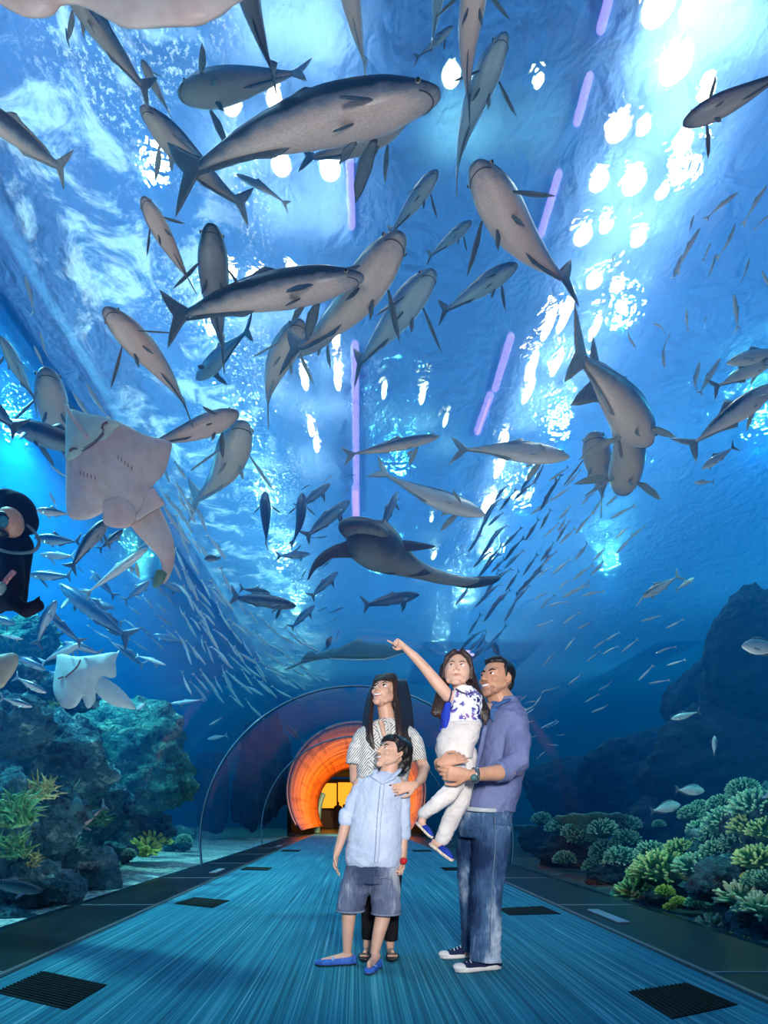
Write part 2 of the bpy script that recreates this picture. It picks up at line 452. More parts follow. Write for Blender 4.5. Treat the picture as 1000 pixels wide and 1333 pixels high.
# floor grilles
grm = simple('grille_black', (.002, .003, .006), .7, 0, .1, 20, .1, .01, .15)
grr = simple('grille_rib', (.004, .006, .010), .6, 0, .1, 20, .1, .01, .2)
gr_q = [((-1.787, 2.85), (-1.76, 3.24), (-1.29, 2.98), (-1.31, 2.60)), ((1.35, 2.86), (1.73, 3.01), (1.77, 2.67), (1.36, 2.48)),
        ((-1.80, 5.7), (-1.72, 6.15), (-1.30, 5.92), (-1.36, 5.45)), ((1.33, 5.42), (1.80, 5.55), (1.82, 5.12), (1.34, 5.05)),
        ((-1.86, 9.2), (-1.86, 9.75), (-1.40, 9.62), (-1.40, 9.1)), ((1.4, 9.1), (1.4, 9.62), (1.84, 9.7), (1.84, 9.2)),
        ((-1.84, 13.9), (-1.84, 14.5), (-1.38, 14.4), (-1.38, 13.8)), ((1.38, 13.8), (1.38, 14.4), (1.84, 14.5), (1.84, 13.9))]
gn = ['first of all, on the boulder side', 'first of all, on the coral side', 'second on the boulder side', 'beside the sneakered man on the coral side', 'third on the boulder side', 'behind the family, third along on the coral side', 'far down the boulder side', 'far down the coral side']
for q, nm in zip(gr_q, gn):
    pts = [Vector((x, y, .004)) for x, y in q]
    c = sum(pts, Vector()) / 4
    root = empty('floor_grille', c, 'black floor grille in the teal carpet, ' + nm, 'floor grille', 'floor grilles')
    bm = NB(); loft(bm, [[p - Vector((0, 0, .02)) for p in pts], pts]); bmesh.ops.recalc_face_normals(bm, faces=bm.faces)
    obj('panel', bm, grm, root, False)
    bm = NB()
    for i in range(1, 14):
        f = i / 14
        p0 = pts[0].lerp(pts[1], f); p1 = pts[3].lerp(pts[2], f)
        tube(bm, [p0 + Vector((0, 0, .003)), p1 + Vector((0, 0, .003))], [.0035, .0035], n=5)
    obj('bars', bm, grr, root, False)
# ---- portal: a flared horseshoe throat, orange glow and mirrored lamp streaks put into its colour
def horseshoe(cx, cz, R, y, a0, n=72):
    return [Vector((cx + R * math.cos(PI - a), y, cz + R * math.sin(PI - a))) for a in [(-a0) + (PI + 2 * a0) * i / n for i in range(n + 1)]]
t = NT('streaked_throat')
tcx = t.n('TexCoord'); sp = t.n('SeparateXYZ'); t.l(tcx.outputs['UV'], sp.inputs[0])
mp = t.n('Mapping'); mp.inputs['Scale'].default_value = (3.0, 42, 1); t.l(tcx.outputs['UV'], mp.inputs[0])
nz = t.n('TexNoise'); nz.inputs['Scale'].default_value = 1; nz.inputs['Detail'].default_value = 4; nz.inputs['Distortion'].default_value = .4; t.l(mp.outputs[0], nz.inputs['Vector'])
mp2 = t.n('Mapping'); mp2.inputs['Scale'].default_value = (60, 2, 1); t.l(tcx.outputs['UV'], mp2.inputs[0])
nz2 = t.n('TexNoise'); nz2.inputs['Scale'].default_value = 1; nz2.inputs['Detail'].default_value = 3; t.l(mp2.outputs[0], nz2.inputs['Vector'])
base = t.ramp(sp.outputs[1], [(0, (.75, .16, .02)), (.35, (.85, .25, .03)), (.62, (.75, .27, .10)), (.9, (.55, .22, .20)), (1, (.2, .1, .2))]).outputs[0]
lines = t.ramp(nz.outputs[0], [(.33, (.12, .07, .08)), (.47, (.85, .8, .8)), (.66, (1.25, 1.2, 1.0))]).outputs[0]  # painted streaks imitate orange lights mirrored in acrylic
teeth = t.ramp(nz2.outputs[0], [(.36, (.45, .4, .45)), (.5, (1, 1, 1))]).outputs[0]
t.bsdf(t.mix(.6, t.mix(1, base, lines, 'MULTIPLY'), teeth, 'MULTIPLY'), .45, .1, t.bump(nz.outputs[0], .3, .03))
bm = NB(); uvl = bm.loops.layers.uv.new('uv')
rows = []
NR = 12
for k in range(NR + 1):
    f = k / NR
    R = 2.93 + (1.95 - 2.93) * f; cz = 1.9 + (1.25 - 1.9) * f; y = TE + .2 + 3.2 * f ** 1.3; cx = .05 * f
    rows.append([bm.verts.new(p) for p in horseshoe(cx, cz, R, y, .62 - .12 * f)])
for k in range(NR):
    for i in range(72):
        f_ = bm.faces.new((rows[k][i], rows[k][i + 1], rows[k + 1][i + 1], rows[k + 1][i]))
        for lp, (u, vv) in zip(f_.loops, ((i, k), (i + 1, k), (i + 1, k + 1), (i, k + 1))):
            lp[uvl].uv = (u / 72, 1 - vv / NR)
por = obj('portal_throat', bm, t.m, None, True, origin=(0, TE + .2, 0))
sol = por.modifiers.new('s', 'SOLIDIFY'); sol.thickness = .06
tag(por, 'glowing orange horseshoe archway with painted-in light streaks where the glass tunnel ends', 'archway')
# outer rim
bm = NB(); tube(bm, horseshoe(0, 1.9, 2.97, TE + .15, .5), [.05] * 73, n=8)
obj('rim', bm, simple('portal_rim', (.42, .25, .30), .35, .4), por, True)
# corridor behind the portal: dark walls, floor, ceiling, back wall with bright orange window panels
dark = simple('corridor_dark', (.012, .010, .012), .8)
bm = NB(); box(bm, (-3.2, 33, 1.5), (.2, 11, 3.4)); struct('wall_corridor_left', bm, dark)
bm = NB(); box(bm, (3.2, 33, 1.5), (.2, 11, 3.4)); struct('wall_corridor_right', bm, dark)
bm = NB(); box(bm, (0, 33, 3.5), (6.6, 11, .2)); struct('ceiling_corridor', bm, dark)
bm = NB(); box(bm, (0, 33, -.04), (6.6, 11.5, .1)); struct('floor_corridor', bm, simple('corridor_floor', (.02, .02, .022), .35))
bm = NB(); box(bm, (0, 38.6, 1.5), (6.6, .2, 3.6)); struct('wall_corridor_back', bm, dark)
glow = emit('orange_window', (1, .33, .02), 1.6)
for i, (x0, x1, z0, z1) in enumerate(((-2.35, -1.32, 1.35, 3.0), (-1.22, -.25, 1.35, 3.05), (.0, 1.0, 1.35, 3.05), (1.15, 2.1, 1.35, 2.9))):
    bm = NB(); box(bm, ((x0 + x1) / 2, 38.4, (z0 + z1) / 2), (x1 - x0, .06, z1 - z0)); struct('window_%d' % (i + 1), bm, glow)
for x in (-2.42, -1.27, -.12, 1.08, 2.2):
    bm = NB(); box(bm, (x, 38.3, 1.6), (.09, .12, 3.2)); struct('trim_window_post', bm, dark)
bm = NB(); box(bm, (0, 37.8, .6), (5.2, .35, 1.15)); bmesh.ops.bevel(bm, geom=bm.edges[:], offset=.03, segments=2, affect='EDGES')
tag(obj('counter', bm, simple('counter_brown', (.05, .018, .01), .5), None, False, origin=(0, 37.8, 0)), 'dark brown counter below the orange windows past the archway', 'counter')
# curved grey-green pillar just inside the archway
bm = NB(); pts = [(-1.95 + .42 * (1 - math.cos(a)), 28.6, .0 + 2.0 * math.sin(a)) for a in [i / 12 * 1.25 for i in range(13)]]
tube(bm, pts, [(.15, .10)] * 13, side=(1, 0, 0), n=12)
tag(obj('curved_pillar', bm, simple('pillar_green', (.10, .30, .27), .4), None, True, origin=(-1.95, 28.6, 0)), 'curved grey-green pillar just inside the orange archway', 'pillar')
# lamps of the portal
orr = (1, .42, .06)
spot('portal_light', (0, 23.2, 1.3), 1900, (1, .55, .25), 150, 1, (PI / 2, 0, 0), .6)
pl = area('corridor_light', (0, 30, 3.3), 3, 90, orr, (0, 0, 0))
# ================================================================= FISH
def hit(px, py):
    """distance at which the view through a pixel leaves the tunnel"""
    rx, rz = (px - VX) / F, (VY - py) / F
    a = rx * rx + rz * rz; b = 2 * rz * (H - TZ); c = (H - TZ) ** 2 - (TR + .12) ** 2
    return (-b + math.sqrt(b * b - 4 * a * c)) / (2 * a)
def hplane(px, py, Z):
    Y = (Z - H) * F / (VY - py); return P(px, py, Y)
def fish_mat(name, belly, flank, back, lo=.30, hi=.62, rough=.32, spots=0):
    t = NT(name)
    tc = t.n('TexCoord'); s = t.n('SeparateXYZ'); t.l(tc.outputs['Generated'], s.inputs[0])
    nz = t.tex(5, 4, 'Generated', (3, 1, 1)).outputs[0]
    f = t.math('ADD', s.outputs[2], t.math('MULTIPLY', t.math('SUBTRACT', nz, .5), .28))
    r = t.ramp(f, [(lo * .6, belly), (lo, tuple(.85 * b + .15 * k for b, k in zip(belly, flank))), ((lo + hi) / 2, flank), (hi, back), (.95, tuple(k * .7 for k in back))]).outputs[0]
    fine = t.tex(40, 4, 'Generated', (2, 1, 1)).outputs[0]
    col = t.mix(.35, r, t.ramp(fine, [(.35, (.55, .55, .6)), (.65, (1.15, 1.15, 1.15))]).outputs[0], 'MULTIPLY')
    if spots:
        v = t.tex(spots, 0, 'Generated', (4, 1, 1), typ='TexVoronoi').outputs[0]
        col = t.mix(t.ramp(v, [(.12, (.8, .8, .8)), (.2, (0, 0, 0))]).outputs[0], col, (.6, .65, .62))
    t.bsdf(col, rough, 0, t.bump(fine, .12, .01), .6); return t.m
M_COB = fish_mat('cobia_skin', (.82, .64, .58), (.28, .33, .40), (.02, .06, .11), .26, .54)
M_COB2 = fish_mat('cobia_skin_pale', (.78, .70, .65), (.30, .42, .52), (.05, .15, .26), .3, .66)
M_COB3 = fish_mat('cobia_skin_dark', (.34, .36, .40), (.07, .13, .20), (.01, .04, .08), .24, .5)
M_JACK = fish_mat('jack_skin', (.85, .86, .84), (.50, .60, .66), (.04, .12, .20), .42, .66, .22)
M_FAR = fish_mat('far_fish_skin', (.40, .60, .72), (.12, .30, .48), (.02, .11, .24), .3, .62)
M_SILV = fish_mat('silver_skin', (.80, .92, .95), (.62, .82, .90), (.22, .42, .55), .45, .9, .15)
M_DARKS = fish_mat('slender_dark_skin', (.10, .30, .45), (.04, .16, .28), (.01, .08, .17), .4, .8)
M_BREAM = fish_mat('bream_skin', (.62, .85, .88), (.42, .72, .82), (.12, .35, .48), .4, .9, .25)
M_FIN = simple('fin_dark', (.09, .15, .21), .45, 0, .25, 60, .15)
M_FINP = simple('fin_pale', (.30, .42, .48), .4, 0, .25, 60, .15)
M_FINL = simple('fin_silver', (.5, .72, .80), .35, 0, .2, 60, .15)
M_EYE = simple('fish_eye', (.01, .012, .015), .1)
M_IRIS = simple('fish_iris', (.55, .5, .35), .3)
M_GILL = simple('gill_slit', (.05, .06, .08), .6)
# profile: t along the body, half height above / below the axis, half width (all in body lengths)
PROF = {
 'cobia': [(0, .006, .006, .010), (.012, .015, .014, .026), (.05, .030, .026, .044), (.11, .046, .042, .060), (.20, .066, .062, .075), (.34, .076, .072, .079), (.46, .075, .070, .070), (.58, .064, .060, .056), (.70, .048, .044, .040), (.80, .031, .028, .024), (.87, .021, .019, .014), (.905, .018, .017, .009)],
 'jack': [(0, .008, .010, .010), (.04, .035, .035, .028), (.10, .062, .060, .045), (.18, .085, .085, .058), (.30, .104, .108, .066), (.42, .104, .108, .064), (.55, .085, .086, .052), (.68, .055, .055, .034), (.79, .026, .026, .018), (.86, .013, .013, .013), (.90, .014, .014, .008)],
 'slender': [(0, .006, .008, .008), (.05, .026, .026, .022), (.15, .045, .045, .036), (.3, .056, .058, .044), (.5, .052, .055, .040), (.68, .036, .038, .027), (.8, .020, .020, .015), (.88, .012, .012, .009), (.91, .013, .013, .006)],
 'bream': [(0, .02, .02, .014), (.04, .075, .055, .035), (.10, .125, .09, .055), (.20, .175, .135, .07), (.34, .20, .165, .075), (.50, .175, .15, .065), (.64, .12, .105, .045), (.76, .062, .058, .026), (.84, .034, .034, .014), (.88, .036, .036, .008)],
}
def bendf(L, b1, b2):
    def f(v):
        t = -v.x / L
        return Vector((v.x, v.y + L * (b1 * (t - .35) * abs(t - .35) * 2 if t > .35 else b1 * -.15 * (.35 - t)) + L * b2 * math.sin(t * 2 * PI) * t, v.z))
    return f
def bend_bm(bm, f):
    for v in bm.verts: v.co = f(v.co)
def body_bm(kind, L, n=18):
    bm = NB(); rings = []
    pr = PROF[kind]
    sm = smooth_path(pr, 3)
    for t, up, dn, wd in sm:
        ring = []
        for i in range(n):
            a = 2 * PI * i / n; c, s = math.cos(a), math.sin(a)
            e = .86 if kind == 'cobia' else 1
            cc = math.copysign(abs(c) ** e, c); ss = math.copysign(abs(s) ** e, s)
            ring.append(Vector((-t * L, cc * wd * L, ss * (up if s > 0 else dn) * L)))
        rings.append(ring)
    loft(bm, rings); return bm
def fin_bm(outline, L, thick=.004, M=None):
    bm = NB(); plate(bm, [(-u * L, v * L) for u, v in outline], thick * L, M, edge=.25); return bm
TAILS = {'cobia': [(.88, .018), (.93, .055), (1.0, .115), (1.045, .15), (1.03, .10), (.985, .035), (.975, .0), (.985, -.03), (1.02, -.085), (1.03, -.125), (.99, -.10), (.93, -.05), (.88, -.018)],
         'jack': [(.88, .012), (.92, .05), (.98, .12), (1.05, .18), (1.02, .10), (.965, .03), (.95, 0), (.965, -.03), (1.02, -.10), (1.05, -.18), (.98, -.12), (.92, -.05), (.88, -.012)],
         'slender': [(.89, .012), (.94, .05), (1.02, .10), (.99, .04), (.965, 0), (.99, -.04), (1.02, -.10), (.94, -.05), (.89, -.012)],
         'bream': [(.86, .035), (.92, .08), (1.02, .15), (.99, .06), (.965, 0), (.99, -.06), (1.02, -.15), (.92, -.08), (.86, -.035)]}
DORS = {'cobia': [(.36, .060), (.43, .100), (.47, .112), (.52, .092), (.62, .076), (.74, .058), (.84, .030), (.72, .036), (.5, .055)],
        'jack': [(.36, .085), (.42, .17), (.46, .15), (.52, .10), (.70, .06), (.84, .015), (.7, .035), (.5, .075)],
        'slender': [(.35, .04), (.42, .09), (.55, .06), (.75, .025), (.6, .03)],
        'bream': [(.15, .14), (.22, .22), (.36, .245), (.52, .215), (.68, .14), (.78, .06), (.6, .1), (.35, .17)]}
def up_matrix(head, tail, roll=0, up=None):
    fwd = (head - tail).normalized()
    u = Vector(up) if up else Vector((0, 0, 1))
    if abs(fwd.dot(u)) > .97: u = Vector((0, -1, 0))
    y = u.cross(fwd).normalized(); z = fwd.cross(y)
    M = Matrix((fwd, y, z)).transposed()
    return M @ Matrix.Rotation(math.radians(roll), 3, 'X')
def make_fish(name, kind, L, mat, finm, bend=(0, 0), pect=(55, 35), pl=.17, label='', cat='fish', group=None, detail=True):
    """fish swimming along +X with its nose at the origin"""
    root = empty(name, (0, 0, 0), label, cat, group)
    f = bendf(L, *bend)
    bm = body_bm(kind, L); bend_bm(bm, f); obj('body', bm, mat, root)
    bm = fin_bm(TAILS[kind], L, .006); bend_bm(bm, f); obj('tail_fin', bm, finm, root)
    bm = fin_bm(DORS[kind], L, .005); bend_bm(bm, f); obj('dorsal_fin', bm, finm, root)
    bm = fin_bm([(u + .12, -v * .8 + .006) for u, v in DORS[kind] if u > .3], L, .005); bend_bm(bm, f); obj('anal_fin', bm, finm, root)
    # pectorals: long pointed blades leaving the flank behind the gills
    wy = .070 if kind == 'cobia' else .05
    for s in (-1, 1):
        out = [(0, 0), (pl * .35, .030), (pl * .75, .028), (pl * 1.0, .004), (pl * .8, -.012), (pl * .4, -.026), (0, -.020)]
        M = Matrix.Translation(Vector((-.24 * L, s * wy * L, -.030 * L))) @ Matrix.Rotation(math.radians(s * -pect[0]), 4, 'Z') @ Matrix.Rotation(math.radians(-pect[1]), 4, 'Y') @ Matrix.Rotation(math.radians(60 * s), 4, 'X')
        # blade points backwards (-X) then swings outwards
        bm = fin_bm(out, L, .005, M); bend_bm(bm, f); obj('pectoral_fin', bm, finm, root)
    for s in (-1, 1):
        M = Matrix.Translation(Vector((-.30 * L, s * .03 * L, -.062 * L))) @ Matrix.Rotation(math.radians(s * -30), 4, 'Z') @ Matrix.Rotation(math.radians(-30), 4, 'Y') @ Matrix.Rotation(math.radians(60 * s), 4, 'X')
        bm = fin_bm([(0, 0), (.04, .018), (.085, .004), (.05, -.014), (0, -.012)], L, .004, M); bend_bm(bm, f); obj('pelvic_fin', bm, finm, root)
    if detail:
        ex, ey, ez = (-.075, .050, .010) if kind == 'cobia' else (-.07, .036 if kind != 'bream' else .042, .018)
        for s in (-1, 1):
            bm = NB(); ell(bm, (ex * L, s * ey * L, ez * L), (.010 * L, .006 * L, .010 * L), sub=2); bend_bm(bm, f); e = obj('eye', bm, M_IRIS, root)
            bm = NB(); ell(bm, (ex * L, s * (ey + .005) * L, ez * L), (.0075 * L, .0055 * L, .0075 * L), sub=2); bend_bm(bm, f); obj('pupil', bm, M_EYE, e)
        pr = PROF[kind]
        def at(t):
            for a, b in zip(pr, pr[1:]):
                if a[0] <= t <= b[0]:
                    k = (t - a[0]) / (b[0] - a[0]); return [x + (y - x) * k for x, y in zip(a, b)]
        g = at(.195)
        bm = NB(); pts = []
        for i in range(15):
            a = PI * (1.04 + .92 * i / 14) 
            pts.append(((-.195 - .03 * math.cos(a) ** 2) * L, math.cos(a) * g[3] * L * 1.0, math.sin(a) * g[2] * L * 1.01 + .01 * L))
        tube(bm, pts, [.0022 * L] * 15, n=6); bend_bm(bm, f); obj('gill_slit', bm, M_GILL, root)
        g = at(.045)
        bm = NB(); pts = []
        for i in range(13):
            a = PI * (1 + i / 12)
            pts.append(((-.085 + .06 * abs(math.sin(a))) * L, math.cos(a) * .047 * L * (1 if kind == 'cobia' else .5), -.012 * L - abs(math.sin(a)) * .008 * L))
        tube(bm, pts, [.002 * L] * 13, n=6); bend_bm(bm, f); obj('mouth', bm, M_GILL, root)
    return root
def place(root, head, tail, L, roll=0, up=None):
    root.location = head
    root.rotation_mode = 'QUATERNION'; root.rotation_quaternion = up_matrix(head, tail, roll, up).to_quaternion()
def put(label, hx, hy, tx, ty, k=1.35, mat=None, kind='cobia', bend=(0, 0), roll=0, mode='h', pect=(60, 32), fin=None, pl=.19, group=None, name=None, detail=True, cat='fish', dy=0):
    """fish whose nose and tail fin lie behind two pixels; h: swims level, d: both ends equally far"""
    cxp, cyp = (hx + tx) / 2, (hy + ty) / 2
    Y = hit(cxp, cyp) * k
    if mode == 'h':
        Z = P(cxp, cyp, Y).z; h, t = hplane(hx, hy, Z), hplane(tx, ty, Z)
    else:
        h, t = P(hx, hy, Y), P(tx, ty, Y + dy)
    L = (h - t).length / 1.02
    nm = name or {'cobia': 'cobia', 'jack': 'trevally', 'slender': 'slender_fish', 'bream': 'bream'}[kind]
    r = make_fish(nm, kind, L, mat or M_COB, fin or (M_FINP if mat in (M_COB2, M_SILV, M_JACK) else M_FIN), bend, pect, pl, label, cat, group, detail)
    g_ = .94 if 'largest cobia' in label else 1.0 if ('second largest' in label or kind != 'cobia') else 1.28
    r.scale = (1, g_, g_)
    place(r, h, t, L, roll); return r
C = 'cobia shoal over the tunnel'
def cob(*a, **k):
    k.setdefault('group', C); return put(*a, **k)
put('largest cobia, brown-bellied, lying level across the upper part of the tank', 574, 126, 206, 193, 1.35, bend=(.16, 0), roll=10)
put('slim pale-bellied cobia slanting just below the largest one', 532, 148, 400, 225, 1.6, bend=(-.1, 0), mat=M_COB2, roll=-10)
put('long blue-grey cobia running down from the picture top under the large pale ray', 74, -40, 192, 126, 1.5, mat=M_COB2, bend=(.05, 0), roll=-20)
put('dark-backed cobia with forked tail cut off by the picture edge near the foam', -60, 115, 96, 232, 1.35, mat=M_COB2, bend=(-.25, 0), roll=-50)
put('short cobia with open pale mouth rising beside the bubbles', 184, 78, 222, 150, 1.9, mat=M_COB2, roll=15)
put('pale-bellied cobia crossing below the bubbles, head up beside the largest fish', 184, 138, 311, 280, 1.55, mat=M_COB2, bend=(.12, 0), roll=-8)
put('pale cobia half hidden behind the tail of the largest one', 232, 124, 400, 92, 1.75, mat=M_COB2, roll=20)
put('dark blue cobia hanging tail down from the picture top by the ray', 300, -120, 347, 106, 1.5, mat=M_COB3, bend=(.08, 0))
put('tan slim cobia coming straight down from the picture top above the largest', 440, -110, 473, 98, 1.6, mat=M_COB2, bend=(.03, 0))
put('small dark cobia tail at the picture top over the dark water strip', 578, -60, 562, 62, 1.8, mat=M_FAR)
put('slender light-blue fish slanting near the top of the dark strip', 590, 34, 540, 78, 1.9, mat=M_FAR, kind='jack')
put('big cobia head up out of the frame, pink belly, in the dark strip', 630, -80, 592, 146, 1.45, bend=(.12, 0), pect=(70, 30))
put('long curved cobia beside the greenish lamps, head near the top', 661, 44, 572, 226, 1.5, mat=M_FAR, bend=(.16, 0), pect=(75, 30), pl=.2)
put('pale blue finny cobia below the greenish lamps', 570, 222, 505, 308, 1.75, mat=M_FAR, pect=(70, 40), pl=.2)
put('large cobia with cream belly diving toward the lamps of the bright lane', 617, 212, 724, 388, 1.35, bend=(.1, 0), roll=10)
put('small light-blue fish behind the diving cream-bellied cobia', 614, 288, 556, 336, 2.0, mat=M_FAR, pect=(80, 40))
put('pinkish cobia pointing up toward the dark strip, under the middle lamps', 523, 303, 400, 480, 1.4, bend=(-.14, 0), roll=-12)
put('cobia with open mouth and blue back rising at the edge of the foam', 185, 257, 250, 372, 1.4, mat=M_COB, roll=28)
put('cobia seen straight from below, white belly stripe, hanging nose up', 276, 292, 282, 460, 1.42, mat=M_COB3, bend=(.05, 0))
put('second largest cobia, reddish brown, lying level in the middle of the shoal', 474, 362, 204, 402, 1.3, bend=(.12, 0), roll=14, mat=M_COB)
put('cobia with wide-spread fins and gaping pale mouth over the glittering surface', 134, 403, 260, 524, 1.35, bend=(-.12, 0), roll=20, pect=(85, 40), pl=.24, mat=M_COB)
put('faint translucent blue fish gliding before the glitter', 256, 494, 328, 424, 1.9, mat=M_FAR, kind='jack')
put('cobia rising head first behind the pale ray wing', 62, 480, 78, 600, 1.9, mat=M_COB, roll=8, bend=(.05, 0))
put('thick dark cobia swimming away from behind the pale ray wing', 10, 552, 150, 596, 1.62, mat=M_COB3, mode='d', roll=-8)
put('blue cobia tail at the picture edge above the dark thick one', -60, 490, 26, 560, 1.5, mat=M_FAR, kind='cobia', mode='d')
put('pale streak-like fish at the picture edge by the side lamp', 0, 438, 48, 524, 1.7, mat=M_FAR, kind='jack')
put('brown-bellied cobia swimming off from the wing tip of the pale ray', 311, 537, 190, 586, 1.35, mat=M_COB, bend=(-.05, 0), roll=-25, mode='d')
put('small curved cobia hanging nose up under the swimming brown one', 316, 549, 278, 660, 1.5, mat=M_COB2, bend=(-.15, 0), pect=(70, 40))
put('grey-blue cobia curving down beside the row of tall lamps', 395, 418, 326, 526, 1.55, mat=M_COB2, bend=(.15, 0))
put('faint pinkish fish behind the curving grey-blue one', 442, 424, 352, 476, 1.9, mat=M_COB2)
put('blue finny cobia climbing past the violet tube', 566, 352, 462, 480, 1.55, mat=M_FAR, pect=(80, 45), pl=.24)
put('pale blue fish with raised fin near the dark strip edge', 674, 344, 572, 408, 1.75, mat=M_FAR, pect=(80, 40))
put('slim silver-grey fish level over the violet tube', 572, 568, 446, 594, 1.45, mat=M_COB2, kind='slender', mode='d')
put('tunny-like fish with pale belly heading down over the shark', 632, 670, 486, 622, 1.4, mat=M_JACK, kind='jack', bend=(-.1, 0), mode='d', roll=-30)
put('grey striped fish level at the foot of the bright lane', 741, 596, 592, 576, 1.4, mat=M_JACK, kind='jack', bend=(.08, 0), mode='d', roll=-20)
put('blue cobia hanging nose up, far off near the shark', 345, 640, 347, 712, 1.7, mat=M_FAR, mode='d')
put('blue cobia hanging bent beside the shark fin', 393, 642, 390, 712, 1.75, mat=M_FAR, bend=(.15, 0), mode='d')
put('blue fish slanting up behind the bent blue cobia', 430, 630, 388, 662, 1.9, mat=M_FAR, mode='d')
put('blue fish climbing toward the snout of the shark', 456, 652, 396, 700, 1.8, mat=M_FAR, mode='d')
put('blue finny cobia rising behind the shark', 518, 640, 496, 690, 1.8, mat=M_FAR, mode='d', pect=(80, 40))
put('little blue fish level beside the shark fin', 404, 721, 360, 724, 1.9, mat=M_FAR, kind='jack', mode='d')
put('blue fish diving under the shark fin', 440, 744, 404, 778, 1.8, mat=M_FAR, mode='d')
put('dark cobia level at the head of the silver school', 385, 789, 300, 776, 1.6, mat=M_COB3, mode='d')
put('dark rounded fish above the level dark cobia', 352, 772, 312, 766, 1.9, mat=M_COB3, kind='jack', mode='d')
put('blue fish climbing from the silver school', 410, 788, 378, 818, 1.8, mat=M_FAR, mode='d')
put('dark slim fish level below the shark', 546, 774, 472, 788, 1.7, mat=M_COB3, mode='d')
put('small dark fish over the guitarfish', 432, 828, 424, 846, 1.9, mat=M_COB3, kind='bream', mode='d')
put('dark-headed cobia with raised fins coming in from the side lit by many lamps', 889, 160, 1040, 92, 1.3, mat=M_COB3, bend=(.05, 0), roll=22, pect=(85, 35), pl=.22)
put('grey-bellied cobia nose down, tail toward the lamps, upper of the tangled three', 842, 580, 762, 446, 1.35, mat=M_COB2, bend=(.06, 0), roll=10)
put('dark-backed cobia nose down with long bent tail, lower of the tangled three', 806, 642, 844, 500, 1.7, mat=M_COB2, bend=(.28, 0), roll=20)
put('smallest of the tangled three cobias, head up', 770, 564, 792, 650, 1.95, mat=M_COB2, bend=(-.05, 0))
put('white-bellied tunny with sharp forked tail at the picture edge', 1010, 500, 892, 584, 1.35, mat=M_JACK, kind='jack', mode='d', roll=-15)
put('plump pale trevally over the white-bellied tunny', 946, 473, 1030, 452, 1.6, mat=M_SILV, kind='jack', mode='d')
put('pale trevally with blue tail between the plump one and the tunny', 1010, 466, 926, 506, 1.55, mat=M_SILV, kind='jack', mode='d')
put('silver small trevally swimming below the tunny', 914, 610, 958, 580, 1.6, mat=M_SILV, kind='jack', mode='d')
put('stubby white fish under the small silver trevally', 904, 628, 930, 627, 1.7, mat=M_SILV, kind='jack', mode='d')
put('dark-sided trevally with white back line in the open blue', 836, 778, 886, 748, 1.7, mat=M_JACK, kind='jack', mode='d', roll=10)
put('bright yellowish small fish close to the dark-sided trevally', 904, 752, 880, 768, 1.75, mat=M_SILV, kind='jack', mode='d')
put('pale green striped bream cut by the picture edge before the dark reef', 966, 841, 1024, 846, 1.25, mat=M_BREAM, kind='bream', mode='d')
put('thin-tailed bream over the top of the dark cliff', 874, 936, 912, 926, 1.35, mat=M_BREAM, kind='jack', mode='d')
put('bream seen head on before the dark cliff', 930, 958, 930, 984, 1.4, mat=M_BREAM, kind='bream', mode='d')
put('upper blue bream facing the coral before the dark cliff', 917, 1030, 879, 1028, 1.3, mat=M_BREAM, kind='bream', mode='d', roll=0)
put('lower blue bream under its twin before the dark cliff', 886, 1048, 846, 1056, 1.3, mat=M_BREAM, kind='bream', mode='d')
put('small pale bream over the dim coral by the father', 752, 1122, 740, 1104, 1.35, mat=M_BREAM, kind='bream', mode='d')
put('round blue-green bream by the tall coral at the picture edge', 1008, 1032, 990, 1040, 1.25, mat=M_BREAM, kind='bream', mode='d')
put('dark round fish hovering behind the head of the father', 640, 836, 652, 856, 2.0, mat=M_COB3, kind='bream', mode='d')
put('dark round surgeonfish beside the tail of the pale ray', 266, 728, 288, 726, 1.5, mat=M_COB3, kind='bream', mode='d')
